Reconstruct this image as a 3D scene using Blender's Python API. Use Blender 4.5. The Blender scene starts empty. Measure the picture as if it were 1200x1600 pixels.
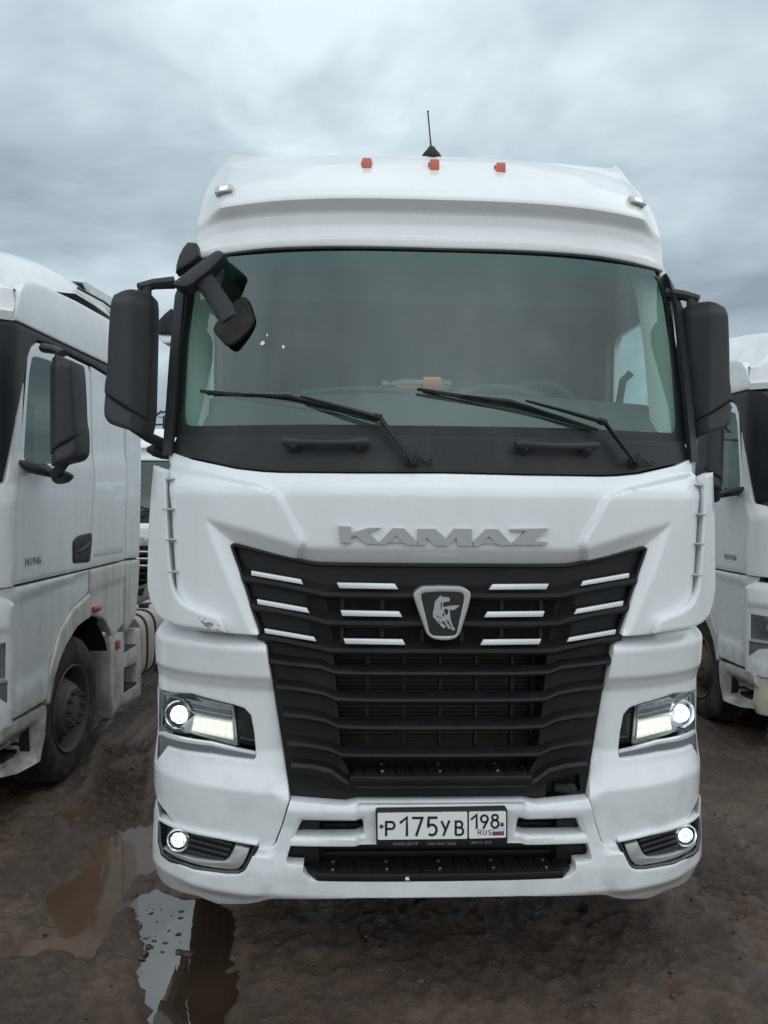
import bpy, bmesh, math, random
import numpy as np
from mathutils import Vector, Matrix
from mathutils.geometry import delaunay_2d_cdt
random.seed(4); np.random.seed(4)
S = bpy.context.scene
COL = S.collection
# ------------------------------------------------------------------ camera
F = 1202.0
PITCH, ROLL, CH, YAW, TX, TY = -1.59606592e-02, 1.04332506e-02, 2.0, 4.41297196e-02, 2.48337542e-01, 3.08275992
def _cam():
    cp, sp, cr, sr = math.cos(PITCH), math.sin(PITCH), math.cos(ROLL), math.sin(ROLL)
    B = np.array([[1, 0, 0], [0, 0, -1], [0, 1, 0]], float)
    P = np.array([[1, 0, 0], [0, cp, sp], [0, -sp, cp]])
    R = np.array([[cr, -sr, 0], [sr, cr, 0], [0, 0, 1]])
    c, s = math.cos(YAW), math.sin(YAW)
    Rz = np.array([[c, -s, 0], [s, c, 0], [0, 0, 1]])
    return R @ P @ B @ Rz, Rz.T @ np.array([-TX, -TY, CH])
CM, CP = _cam()
cam = bpy.data.cameras.new('camera')
cam.sensor_fit = 'VERTICAL'; cam.sensor_height = 36.0; cam.lens = F / 1600 * 36.0
cam.clip_start = 0.05; cam.clip_end = 3000
camo = bpy.data.objects.new('camera', cam); COL.objects.link(camo)
RM = np.stack([CM[0], -CM[1], -CM[2]], 1)
mw = Matrix.Identity(4)
for i in range(3):
    for j in range(3): mw[i][j] = RM[i, j]
    mw[i][3] = CP[i]
camo.matrix_world = mw
S.camera = camo
# ------------------------------------------------------------------ world, sun, exposure
SUN_EL, SUN_AZ = 46.0, 164.0     # degrees; azimuth measured from +Y clockwise
W = bpy.data.worlds.new('World'); S.world = W; W.use_nodes = True
def build_world():
    nt = W.node_tree; nt.nodes.clear(); N = nt.nodes.new; L = nt.links.new
    out = N('ShaderNodeOutputWorld'); bg = N('ShaderNodeBackground'); bg.inputs['Strength'].default_value = 0.1
    sky = N('ShaderNodeTexSky'); sky.sky_type = 'NISHITA'; sky.sun_disc = False
    sky.sun_elevation = math.radians(SUN_EL); sky.sun_rotation = math.radians(SUN_AZ)
    tc = N('ShaderNodeTexCoord'); sep = N('ShaderNodeSeparateXYZ'); L(tc.outputs['Generated'], sep.inputs[0])
    def math_(op, a, b=None, clamp=False):
        m = N('ShaderNodeMath'); m.operation = op; m.use_clamp = clamp
        for i, v in enumerate((a, b)):
            if v is None: continue
            if isinstance(v, (int, float)): m.inputs[i].default_value = v
            else: L(v, m.inputs[i])
        return m.outputs[0]
    zc = math_('MAXIMUM', sep.outputs['Z'], 0.0)
    den = math_('ADD', zc, 0.22)
    px = math_('DIVIDE', sep.outputs['X'], den); py = math_('DIVIDE', sep.outputs['Y'], den)
    cmb = N('ShaderNodeCombineXYZ'); L(px, cmb.inputs[0]); L(py, cmb.inputs[1])
    def noise(scale, detail, rough, off, dist=0.0):
        mp = N('ShaderNodeMapping'); mp.inputs['Location'].default_value = off; L(cmb.outputs[0], mp.inputs[0])
        n = N('ShaderNodeTexNoise'); n.inputs['Scale'].default_value = scale; n.inputs['Detail'].default_value = detail
        n.inputs['Roughness'].default_value = rough; n.inputs['Distortion'].default_value = dist
        L(mp.outputs[0], n.inputs['Vector']); return n.outputs['Fac']
    n1 = noise(1.15, 5.0, 0.50, (12.6, 2.9, 0.2), 0.35)
    n2 = noise(2.6, 6.0, 0.55, (5.9, 10.6, 0.2), 0.3)
    n = math_('ADD', math_('MULTIPLY', n1, 0.72), math_('MULTIPLY', n2, 0.28))
    r = N('ShaderNodeValToRGB'); L(n, r.inputs[0])
    e = r.color_ramp.elements
    e[0].position = 0.38; e[0].color = (2.9, 3.6, 4.1, 1)
    e[1].position = 0.62; e[1].color = (7.7, 8.85, 9.5, 1)
    m = r.color_ramp.elements.new(0.5); m.color = (4.75, 5.75, 6.35, 1)
    # standard overcast gradient, brighter towards the zenith
    g = math_('ADD', math_('MULTIPLY', zc, 0.30), 0.86)
    mul = N('ShaderNodeVectorMath'); mul.operation = 'SCALE'; L(r.outputs[0], mul.inputs[0]); L(g, mul.inputs['Scale'])
    mix = N('ShaderNodeMixRGB'); mix.inputs[0].default_value = 0.94; L(sky.outputs[0], mix.inputs[1]); L(mul.outputs[0], mix.inputs[2])
    L(mix.outputs[0], bg.inputs['Color']); L(bg.outputs[0], out.inputs['Surface'])
build_world()
sl = bpy.data.lights.new('sun', 'SUN'); sl.energy = 1.42; sl.angle = math.radians(150); sl.color = (1.0, 0.985, 0.96)
slo = bpy.data.objects.new('sun', sl); COL.objects.link(slo)
_a, _e = math.radians(SUN_AZ), math.radians(SUN_EL)
sd = Vector((math.sin(_a) * math.cos(_e), math.cos(_a) * math.cos(_e), math.sin(_e)))
slo.rotation_euler = sd.to_track_quat('Z', 'Y').to_euler(); slo.location = sd * 30
S.view_settings.view_transform = 'Standard'; S.view_settings.look = 'None'
S.view_settings.exposure = 0.12; S.view_settings.gamma = 1.0; S.view_settings.use_curve_mapping = False
S.cycles.max_bounces = 10; S.cycles.transparent_max_bounces = 16
# ------------------------------------------------------------------ measuring helpers
def ray(u, v): return CM.T @ np.array([(u - 600) / F, (v - 800) / F, 1.0])
def PY(u, v, y): d = ray(u, v); return CP + d * (y - CP[1]) / d[1]
def PX(u, v, x): d = ray(u, v); return CP + d * (x - CP[0]) / d[0]
def PZ(u, v, z): d = ray(u, v); return CP + d * (z - CP[2]) / d[2]
def U(u, v, yf):
    y = 0.1
    for _ in range(10):
        p = PY(u, v, y); y = float(yf(np.array([abs(p[0])]), np.array([p[2]]))[0])
    return abs(p[0]), p[2]
def Us(pts, yf): return [U(u, v, yf) for u, v in pts]
def smooth(e0, e1, x): t = np.clip((x - e0) / (e1 - e0), 0, 1); return t * t * (3 - 2 * t)
def inside(px, py, poly):
    r = np.zeros(len(px), bool); n = len(poly); j = n - 1
    for i in range(n):
        xi, yi = poly[i]; xj, yj = poly[j]
        if yi != yj:
            c = ((yi > py) != (yj > py)) & (px < (xj - xi) * (py - yi) / (yj - yi) + xi)
            r ^= c
        j = i
    return r
def pdist(px, py, line, closed=False):
    d = np.full(len(px), 1e9); n = len(line)
    for i in range(n if closed else n - 1):
        ax, ay = line[i]; bx, by = line[(i + 1) % n]; dx, dy = bx - ax, by - ay; l2 = dx * dx + dy * dy + 1e-12
        t = np.clip(((px - ax) * dx + (py - ay) * dy) / l2, 0, 1)
        d = np.minimum(d, np.hypot(px - ax - t * dx, py - ay - t * dy))
    return d
def spline(pts, n=8, closed=False):
    """Catmull-Rom through points (any dimension)"""
    P = [np.array(p, float) for p in pts]; out = []; m = len(P)
    for i in range(m if closed else m - 1):
        p0 = P[i - 1] if (i > 0 or closed) else P[i]; p1 = P[i]; p2 = P[(i + 1) % m]
        p3 = P[(i + 2) % m] if (i + 2 < m or closed) else p2
        for k in range(n):
            t = k / n
            out.append(0.5 * (2 * p1 + (p2 - p0) * t + (2 * p0 - 5 * p1 + 4 * p2 - p3) * t * t + (3 * p1 - p0 - 3 * p2 + p3) * t ** 3))
    if not closed: out.append(P[-1])
    return [tuple(p) for p in out]
def resample(poly, step, closed=True):
    out = []; n = len(poly)
    for i in range(n if closed else n - 1):
        a = np.array(poly[i]); b = np.array(poly[(i + 1) % n]); k = max(1, int(math.ceil(np.linalg.norm(b - a) / step)))
        for j in range(k): out.append(tuple(a + (b - a) * j / k))
    if not closed: out.append(tuple(poly[-1]))
    return out
def rounded(poly, r, n=4):
    """round polygon corners"""
    out = []; m = len(poly)
    for i in range(m):
        p0, p1, p2 = (np.array(poly[k % m], float) for k in (i - 1 + m, i, i + 1))
        a, b = p0 - p1, p2 - p1; la, lb = np.linalg.norm(a), np.linalg.norm(b); q = min(r, la * .45, lb * .45)
        s, e = p1 + a / la * q, p1 + b / lb * q
        for k in range(n + 1):
            t = k / n; out.append(tuple((1 - t) ** 2 * s + 2 * t * (1 - t) * p1 + t * t * e))
    return out
# ------------------------------------------------------------------ materials
MAT = {}
def principled(name, color, rough=0.5, metal=0.0, coat=0.0, emit=None, estr=0.0, spec=0.5):
    m = bpy.data.materials.new(name); m.use_nodes = True; b = m.node_tree.nodes['Principled BSDF']
    b.inputs['Base Color'].default_value = (*color, 1); b.inputs['Roughness'].default_value = rough
    b.inputs['Metallic'].default_value = metal; b.inputs['Coat Weight'].default_value = coat
    b.inputs['Coat Roughness'].default_value = 0.06; b.inputs['Specular IOR Level'].default_value = spec
    if emit: b.inputs['Emission Color'].default_value = (*emit, 1); b.inputs['Emission Strength'].default_value = estr
    MAT[name] = m; return m, m.node_tree, b
def add_noise(nt, scale, detail=4, rough=0.55, stretch=(1, 1, 1), coord='Object'):
    tc = nt.nodes.new('ShaderNodeTexCoord'); mp = nt.nodes.new('ShaderNodeMapping'); mp.inputs['Scale'].default_value = stretch
    n = nt.nodes.new('ShaderNodeTexNoise'); n.inputs['Scale'].default_value = scale; n.inputs['Detail'].default_value = detail
    n.inputs['Roughness'].default_value = rough
    nt.links.new(tc.outputs[coord], mp.inputs[0]); nt.links.new(mp.outputs[0], n.inputs['Vector']); return n.outputs['Fac']
def ramp(nt, fac, stops):
    r = nt.nodes.new('ShaderNodeValToRGB'); nt.links.new(fac, r.inputs[0]); e = r.color_ramp.elements
    while len(e) < len(stops): e.new(0.5)
    for i, (p, c) in enumerate(stops): e[i].position = p; e[i].color = (*c, 1) if len(c) == 3 else c
    return r.outputs[0]
def bump(nt, b, fac, strength, dist):
    n = nt.nodes.new('ShaderNodeBump'); n.inputs['Strength'].default_value = strength; n.inputs['Distance'].default_value = dist
    nt.links.new(fac, n.inputs['Height']); nt.links.new(n.outputs[0], b.inputs['Normal'])
def mixc(nt, fac, a, b):
    m = nt.nodes.new('ShaderNodeMixRGB')
    for i, v in enumerate((fac, a, b)):
        if hasattr(v, 'is_linked'): nt.links.new(v, m.inputs[i])
        elif isinstance(v, (int, float)): m.inputs[i].default_value = v
        else: m.inputs[i].default_value = (*v, 1)
    return m.outputs[0]
def paint(name, clean, dirt, amount, rough=0.27):
    m, nt, b = principled(name, clean, rough, coat=0.8)
    streak = add_noise(nt, 9.0, 5, 0.6, (1.0, 1.0, 0.10)); film = add_noise(nt, 2.2, 5, 0.6); speck = add_noise(nt, 160.0, 2, 0.5)
    s = ramp(nt, streak, [(0.42, (0, 0, 0)), (0.72, (amount,) * 3)]); f = ramp(nt, film, [(0.35, (0, 0, 0)), (0.75, (amount * .8,) * 3)])
    k = ramp(nt, speck, [(0.70, (0, 0, 0)), (0.76, (min(1, amount * 1.3),) * 3)])
    # splashed road film, heaviest near the ground and breaking up into blotches higher up
    tc = nt.nodes.new('ShaderNodeTexCoord'); sx = nt.nodes.new('ShaderNodeSeparateXYZ'); nt.links.new(tc.outputs['Object'], sx.inputs[0])
    spl = add_noise(nt, 6.5, 8, 0.7); hz = nt.nodes.new('ShaderNodeMapRange'); hz.inputs[1].default_value = 1.35; hz.inputs[2].default_value = 0.25; hz.inputs[3].default_value = -.18; hz.inputs[4].default_value = 0.12; nt.links.new(sx.outputs['Z'], hz.inputs[0])
    ad = nt.nodes.new('ShaderNodeMath'); nt.links.new(spl, ad.inputs[0]); nt.links.new(hz.outputs[0], ad.inputs[1])
    c = mixc(nt, ramp(nt, ad.outputs[0], [(0.46, (0, 0, 0)), (0.75, (min(1, amount * 3.2),) * 3)]), clean, tuple(x * .75 for x in dirt))
    c = mixc(nt, s, c, dirt); c = mixc(nt, f, c, dirt); c = mixc(nt, k, c, tuple(x * .6 for x in dirt))
    nt.links.new(c, b.inputs['Base Color'])
    rr = ramp(nt, film, [(0.3, (rough * .8,) * 3), (0.75, (rough * 1.5,) * 3)]); nt.links.new(rr, b.inputs['Roughness'])
    return m
paint('white_paint', (0.80, 0.825, 0.835), (0.45, 0.44, 0.41), 0.09)
paint('dusty_white_paint', (0.78, 0.80, 0.80), (0.46, 0.44, 0.39), 0.24)
paint('dirty_white_paint', (0.64, 0.64, 0.61), (0.30, 0.265, 0.21), 0.6, 0.45)
def plastic(name, col, rough, dirt=(0.13, 0.12, 0.105), amount=0.35, bscale=900):
    m, nt, b = principled(name, col, rough, spec=0.32)
    f = add_noise(nt, 6.0, 6, 0.65, (1, 1, .5)); c = mixc(nt, ramp(nt, f, [(0.45, (0, 0, 0)), (0.8, (amount,) * 3)]), col, dirt)
    nt.links.new(c, b.inputs['Base Color']); 
    if bscale: g = add_noise(nt, bscale, 2); bump(nt, b, g, 0.12, 0.001)
    return m
plastic('black_plastic', (0.016, 0.0175, 0.021), 0.45, amount=0.2)
plastic('grille_plastic', (0.009, 0.0095, 0.011), 0.45, (.07,.065,.06), amount=0.16)
plastic('mirror_plastic', (0.032, 0.034, 0.040), 0.5, amount=0.18)
plastic('dark_rubber', (0.014, 0.014, 0.015), 0.75)
plastic('interior_dark', (0.075, 0.085, 0.083), 0.8, amount=0.1, bscale=0)
plastic('interior_grey', (0.55, 0.56, 0.52), 0.8, amount=0.1, bscale=0)
plastic('seat_fabric', (0.035, 0.04, 0.042), 0.95, amount=0.1, bscale=0)
plastic('chassis_metal', (0.035, 0.033, 0.031), 0.7, (0.12, 0.095, 0.07), 0.7)
plastic('tyre_rubber', (0.020, 0.019, 0.018), 0.85, (0.13, 0.10, 0.075), 0.85, 300)
plastic('rim_metal', (0.085, 0.078, 0.07), 0.6, (0.10, 0.077, 0.055), 0.9, 200)
plastic('tank_metal', (0.42, 0.39, 0.33), 0.5, (0.25, 0.2, 0.14), 0.7)
plastic('flap_plastic', (0.12, 0.125, 0.12), 0.7)
principled('glossy_black', (0.012, 0.013, 0.016), 0.12, coat=0.5)
principled('silver_trim', (0.80, 0.84, 0.85), 0.32, 0.25, 0.3)
principled('matt_silver', (0.46, 0.47, 0.47), 0.38, 0.6)
principled('badge_silver', (0.40, 0.41, 0.41), 0.42, 0.15)
principled('badge_edge', (0.30, 0.31, 0.31), 0.4, 0.5)
principled('chrome', (0.78, 0.80, 0.82), 0.12, 1.0)
principled('lamp_silver', (0.62, 0.65, 0.67), 0.3, 0.35)
principled('reflector', (0.62, 0.64, 0.66), 0.22, 0.9)
principled('grey_trim', (0.22, 0.235, 0.25), 0.35, 0.4)
principled('plate_white', (0.80, 0.81, 0.80), 0.45)
principled('plate_black', (0.012, 0.012, 0.013), 0.5)
principled('print_grey', (0.22, 0.22, 0.22), 0.6)
principled('flag_white', (0.8, 0.8, 0.8), 0.5)
principled('flag_blue', (0.03, 0.08, 0.40), 0.5)
principled('flag_red', (0.50, 0.02, 0.03), 0.5)
principled('amber_lens', (0.62, 0.10, 0.035), 0.22, coat=0.6)
principled('amber_base', (0.22, 0.06, 0.03), 0.5)
principled('red_lens', (0.45, 0.05, 0.03), 0.25, coat=0.6)
principled('orange_label', (0.90, 0.17, 0.03), 0.5)
principled('label_white', (0.75, 0.73, 0.68), 0.5)
principled('bottle_cap', (0.75, 0.22, 0.12), 0.4)
principled('low_beam', (0.9, 0.95, 1.0), 0.3, emit=(0.86, 0.97, 1.0), estr=5.0)
principled('day_light', (0.9, 0.9, 0.8), 0.3, emit=(0.95, 1.0, 0.80), estr=1.5)
principled('day_light_base', (0.55, 0.56, 0.50), 0.35, emit=(0.92, 0.97, 0.78), estr=0.5)
principled('fog_beam', (0.9, 0.95, 1.0), 0.3, emit=(0.86, 1.0, 0.97), estr=2.2)
principled('marker_light', (0.9, 0.95, 1.0), 0.3, emit=(0.95, 0.98, 1.0), estr=1.6)
principled('lamp_base', (0.55, 0.55, 0.51), 0.4)
principled('chip_brown', (0.28, 0.25, 0.17), 0.7)
principled('bird_white', (0.8, 0.8, 0.78), 0.7)
principled('paper_white', (0.8, 0.8, 0.72), 0.7)
principled('sky_mirror', (0.75, 0.78, 0.8), 0.06, 1.0)
principled('radiator', (0.035, 0.032, 0.029), 0.6, 0.3)
principled('radiator_tube', (0.042, 0.034, 0.028), 0.5, 0.3)
principled('twine_grey', (0.03, 0.03, 0.032), 0.7)
def glass(name, tint, refl, rough=0.02, band=False):
    m = bpy.data.materials.new(name); m.use_nodes = True; nt = m.node_tree; nt.nodes.clear(); N = nt.nodes.new; L = nt.links.new
    out = N('ShaderNodeOutputMaterial'); tr = N('ShaderNodeBsdfTransparent'); gl = N('ShaderNodeBsdfGlossy')
    gl.inputs['Roughness'].default_value = rough; gl.inputs['Color'].default_value = (0.84, 0.98, 0.96, 1)
    tr.inputs['Color'].default_value = (*tint, 1)
    fr = N('ShaderNodeFresnel'); ge = N('ShaderNodeNewGeometry'); io = N('ShaderNodeMapRange'); io.inputs[3].default_value = 1.5; io.inputs[4].default_value = 1 / 1.5
    L(ge.outputs['Backfacing'], io.inputs[0]); L(io.outputs[0], fr.inputs['IOR'])     # same reflectance from both sides of the thin pane
    ma = N('ShaderNodeMath'); ma.operation = 'ADD'; ma.use_clamp = True; ma.inputs[1].default_value = refl; L(fr.outputs[0], ma.inputs[0])
    mx = N('ShaderNodeMixShader'); L(ma.outputs[0], mx.inputs[0]); L(tr.outputs[0], mx.inputs[1]); L(gl.outputs[0], mx.inputs[2])
    last = mx
    # dust film on the pane; its pale wisps also imitate hazy cloud reflections
    df = N('ShaderNodeBsdfDiffuse'); df.inputs['Color'].default_value = (0.42, 0.43, 0.40, 1)
    nz = add_noise(nt, 1.7, 9, 0.60, (1, 1, .8)); nz.node.inputs['Distortion'].default_value = 0.7; fac = ramp(nt, nz, [(0.40, (0.0,) * 3), (0.54, (0.035,) * 3), (0.72, (0.18,) * 3)])
    m2 = N('ShaderNodeMixShader'); L(fac, m2.inputs[0]); L(mx.outputs[0], m2.inputs[1]); L(df.outputs[0], m2.inputs[2]); last = m2
    if band:     # factory sun band along the top of the screen
        tc = N('ShaderNodeTexCoord'); sp = N('ShaderNodeSeparateXYZ'); L(tc.outputs['Object'], sp.inputs[0])
        mr = N('ShaderNodeMapRange'); mr.inputs[1].default_value = 3.0; mr.inputs[2].default_value = 3.10; L(sp.outputs['Z'], mr.inputs[0])
        c = mixc(nt, mr.outputs[0], tint, (0.16, 0.42, 0.40)); L(c, tr.inputs['Color'])
        bd = N('ShaderNodeBsdfDiffuse'); bd.inputs['Color'].default_value = (0.07, 0.22, 0.21, 1); mb_ = N('ShaderNodeMath'); mb_.operation = 'MULTIPLY'; mb_.inputs[1].default_value = 0.28; L(mr.outputs[0], mb_.inputs[0])
        m3 = N('ShaderNodeMixShader'); L(mb_.outputs[0], m3.inputs[0]); L(last.outputs[0], m3.inputs[1]); L(bd.outputs[0], m3.inputs[2]); last = m3
    L(last.outputs[0], out.inputs['Surface']); MAT[name] = m; return m
glass('screen_glass', (0.64, 0.82, 0.77), 0.05, 0.02, True)
glass('side_glass', (0.86, 0.96, 0.94), 0.02, 0.02)
glass('lamp_glass', (0.93, 0.95, 0.96), 0.03, 0.02)
glass('bottle_plastic', (0.85, 0.92, 0.92), 0.10, 0.06)
def facet(name, scale, lo, hi):     # moulded lens: the light breaks up into small facets
    m = MAT[name]; nt = m.node_tree; b = nt.nodes['Principled BSDF']; tc = nt.nodes.new('ShaderNodeTexCoord'); v = nt.nodes.new('ShaderNodeTexVoronoi'); v.inputs['Scale'].default_value = scale
    nt.links.new(tc.outputs['Object'], v.inputs['Vector']); mr = nt.nodes.new('ShaderNodeMapRange'); mr.inputs[1].default_value = 0.1; mr.inputs[2].default_value = 0.75; mr.inputs[3].default_value = hi; mr.inputs[4].default_value = lo
    nt.links.new(v.outputs['Distance'], mr.inputs[0]); nt.links.new(mr.outputs[0], b.inputs['Emission Strength'])
facet('fog_beam', 90, 0.15, 2.4); facet('low_beam', 75, 0.5, 5.0); facet('day_light', 170, 0.5, 1.7)
# ------------------------------------------------------------------ object helpers
def mesh_obj(name, verts, faces, mat, parent=None, angle=32, mats=None, fmat=None):
    me = bpy.data.meshes.new(name); me.from_pydata([tuple(map(float, v)) for v in verts], [], faces); me.update()
    for k in (mats or [mat]): me.materials.append(MAT[k])
    if fmat is not None: me.polygons.foreach_set('material_index', fmat)
    if angle:
        me.polygons.foreach_set('use_smooth', [True] * len(me.polygons)); me.set_sharp_from_angle(angle=math.radians(angle))
    o = bpy.data.objects.new(name, me); COL.objects.link(o)
    if parent is not None: o.parent = parent
    return o
def bm_obj(name, bm, mat, parent=None, angle=32):
    me = bpy.data.meshes.new(name); bm.to_mesh(me); bm.free(); me.materials.append(MAT[mat])
    if angle:
        me.polygons.foreach_set('use_smooth', [True] * len(me.polygons)); me.set_sharp_from_angle(angle=math.radians(angle))
    o = bpy.data.objects.new(name, me); COL.objects.link(o)
    if parent is not None: o.parent = parent
    return o
def thing(name, label, cat, loc=(0, 0, 0), rz=0.0, group=None):
    o = bpy.data.objects.new(name, None); COL.objects.link(o); o.location = loc; o.rotation_euler = (0, 0, rz)
    o.empty_display_size = 0.2; o['label'] = label; o['category'] = cat
    if group: o['group'] = group
    return o
class MB:
    """collects simple solids into one mesh"""
    def __init__(s): s.v = []; s.f = []
    def add(s, v, f): n = len(s.v); s.v += [tuple(p) for p in v]; s.f += [tuple(i + n for i in q) for q in f]; return s
    def box(s, a, b):
        (x0, y0, z0), (x1, y1, z1) = a, b
        v = [(x, y, z) for z in (z0, z1) for y in (y0, y1) for x in (x0, x1)]
        return s.add(v, [(0, 2, 3, 1), (4, 5, 7, 6), (0, 1, 5, 4), (2, 6, 7, 3), (0, 4, 6, 2), (1, 3, 7, 5)])
    def tube(s, pts, r, n=10, flat=1.0, cap=True):
        P = [np.array(p, float) for p in pts]; m = len(P); rr = r if hasattr(r, '__len__') else [r] * m
        v = []; up = np.array([0, 0, 1.0]); pu = None
        for i in range(m):
            t = P[min(i + 1, m - 1)] - P[max(i - 1, 0)]; t /= np.linalg.norm(t) + 1e-12
            if pu is None:
                pu = up if abs(t[2]) < .9 else np.array([0, 1.0, 0])
            a = np.cross(t, pu); a /= np.linalg.norm(a) + 1e-12; b = np.cross(a, t); pu = b
            for k in range(n):
                q = 2 * math.pi * k / n; v.append(P[i] + rr[i] * (a * math.cos(q) + b * math.sin(q) * flat))
        f = [(i * n + k, i * n + (k + 1) % n, (i + 1) * n + (k + 1) % n, (i + 1) * n + k) for i in range(m - 1) for k in range(n)]
        if cap: f += [tuple(range(n - 1, -1, -1)), tuple(range((m - 1) * n, m * n))]
        return s.add(v, f)
    def lathe(s, prof, origin, axis='y', n=24, sgn=1, arc=None):
        """profile (along axis, radius)"""
        v = []
        for h, r in prof:
            for k in range(n):
                q = 2 * math.pi * k / n; a, b = r * math.cos(q), r * math.sin(q)
                d = {'y': (a, h * sgn, b), 'x': (h * sgn, a, b), 'z': (a, b, h * sgn)}[axis]
                v.append(tuple(np.array(origin) + d))
        m = len(prof)
        f = [(i * n + k, i * n + (k + 1) % n, (i + 1) * n + (k + 1) % n, (i + 1) * n + k) for i in range(m - 1) for k in range(n)]
        return s.add(v, f)
    def prism(s, poly, off):
        """closed 3D polygon extruded by off"""
        n = len(poly); off = np.array(off); a = [np.array(p, float) for p in poly]
        v = a + [p + off for p in a]
        return s.add(v, [tuple(range(n)), tuple(range(2 * n - 1, n - 1, -1))] + [(i, i + n, (i + 1) % n + n, (i + 1) % n) for i in range(n)])
    def loft(s, rows, closed=False, caps=True):
        m, n = len(rows), len(rows[0]); v = [p for r in rows for p in r]; e = n if closed else n - 1
        f = [(i * n + k, (i + 1) * n + k, (i + 1) * n + (k + 1) % n, i * n + (k + 1) % n) for i in range(m - 1) for k in range(e)]
        if closed and caps: f += [tuple(range(n)), tuple(range(m * n - 1, (m - 1) * n - 1, -1))]
        return s.add(v, f)
    def obj(s, name, mat, parent=None, angle=32, bevel=0.0, seg=2):
        if not bevel: return mesh_obj(name, s.v, s.f, mat, parent, angle)
        bm = bmesh.new(); vs = [bm.verts.new(p) for p in s.v]
        for q in s.f:
            try: bm.faces.new([vs[i] for i in q])
            except ValueError: pass
        bmesh.ops.recalc_face_normals(bm, faces=bm.faces)
        es = [e for e in bm.edges if len(e.link_faces) == 2 and e.calc_face_angle(0) > 0.5]
        bmesh.ops.bevel(bm, geom=es, offset=bevel, segments=seg, profile=0.5, affect='EDGES', clamp_overlap=True)
        return bm_obj(name, bm, mat, parent, angle)
def mirror_obj(o, parent=None, name=None):
    me = o.data.copy(); me.transform(Matrix.Diagonal((-1, 1, 1, 1))); me.flip_normals()
    c = bpy.data.objects.new(name or o.name.split('.')[0], me); COL.objects.link(c); c.parent = parent or o.parent
    for k in ('kind', 'label'):
        if k in o: c[k] = o[k]
    return c
def panel_mesh(outline, holes, depth, step=0.014, thick=0.03, rim=0.005, lines=(), back=None, bstep=None):
    """pressed sheet: outline with holes in (a,b), depth(a,b); rolled rims and returned edges"""
    bstep = bstep or step * .8
    loops = [resample(outline, bstep)] + [resample(h, bstep) for h in holes]
    V = []; E = []
    for lp in loops:
        n0 = len(V); V += lp; E += [(n0 + i, n0 + (i + 1) % len(lp)) for i in range(len(lp))]
    for ln in lines:
        rl = []
        for i in range(len(ln) - 1):
            a, b = np.array(ln[i]), np.array(ln[i + 1]); k = max(1, int(np.linalg.norm(b - a) / step))
            rl += [tuple(a + (b - a) * j / k) for j in range(k)]
        rl.append(tuple(ln[-1])); n0 = len(V); V += rl; E += [(n0 + i, n0 + i + 1) for i in range(len(rl) - 1)]
    A = np.array([p for lp in loops for p in lp])
    x0, y0 = A.min(0); x1, y1 = A.max(0)
    gx, gy = np.meshgrid(np.arange(x0 + step * .37, x1, step), np.arange(y0 + step * .41, y1, step * .87))
    gx[1::2] += step / 2
    gx, gy = gx.ravel(), gy.ravel()
    def ok(px, py, dmin):
        r = inside(px, py, outline)
        for h in holes: r &= ~inside(px, py, h)
        d = np.full(len(px), 1e9)
        for lp in [outline] + list(holes): d = np.minimum(d, pdist(px, py, lp, True))
        for ln in lines: d = np.minimum(d, pdist(px, py, ln) + rim)
        return r & (d > dmin)
    k = ok(gx, gy, max(rim * 1.3, step * .45)); pts = list(zip(gx[k], gy[k]))
    if rim > 0:
        for li, lp in enumerate(loops):
            q = np.array(lp); t = np.roll(q, -1, 0) - np.roll(q, 1, 0); t /= np.linalg.norm(t, axis=1)[:, None] + 1e-12
            for sg in (1, -1):
                for rr in (rim * .3, rim):
                    c = q + np.stack([-t[:, 1], t[:, 0]], 1) * rr * sg
                    kk = ok(c[:, 0], c[:, 1], rr * .8); pts += [tuple(p) for p in c[kk]]
    V += pts
    vo, eo, fo = delaunay_2d_cdt([Vector((float(a), float(b))) for a, b in V], E, [], 1, 1e-6)[:3]
    vo = np.array([tuple(p) for p in vo]); fo = [tuple(f) for f in fo]
    cen = np.array([vo[list(f)].mean(0) for f in fo]); keep = inside(cen[:, 0], cen[:, 1], outline)
    for h in holes: keep &= ~inside(cen[:, 0], cen[:, 1], h)
    fo = [f for f, kx in zip(fo, keep) if kx]
    ar = lambda f: (vo[f[1]][0] - vo[f[0]][0]) * (vo[f[2]][1] - vo[f[0]][1]) - (vo[f[1]][1] - vo[f[0]][1]) * (vo[f[2]][0] - vo[f[0]][0])
    fo = [f if ar(f) > 0 else f[::-1] for f in fo if abs(ar(f)) > 1e-12]
    a, b = vo[:, 0], vo[:, 1]; d = depth(a, b)
    if rim > 0:
        e = np.full(len(a), 1e9)
        for lp in [outline] + list(holes): e = np.minimum(e, pdist(a, b, lp, True))
        q = np.clip(e, 0, rim); d = d + rim - np.sqrt(np.maximum(rim * rim - (rim - q) ** 2, 0))
    # returned edges
    cnt = {}
    for f in fo:
        for i in range(3): cnt[(f[i], f[(i + 1) % 3])] = 1
    be = [(i, j) for (i, j) in cnt if (j, i) not in cnt]
    vb = {}; av, bv, dv = list(a), list(b), list(d)
    for i, j in be:
        for k in (i, j):
            if k not in vb:
                vb[k] = len(av); av.append(a[k]); bv.append(b[k]); dv.append(back(a[k], b[k], d[k]) if back else d[k] + thick)
    if thick or back: fo += [(j, i, vb[i], vb[j]) for i, j in be]
    return np.array(av), np.array(bv), np.array(dv), fo
def front_panel(name, parent, mat, outline, holes, depth, both=False, angle=32, **kw):
    a, b, d, f = panel_mesh(outline, holes, depth, **kw)
    o = mesh_obj(name, np.stack([a, d, b], 1), f, mat, parent, angle)
    return (o, mirror_obj(o)) if both else o
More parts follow.
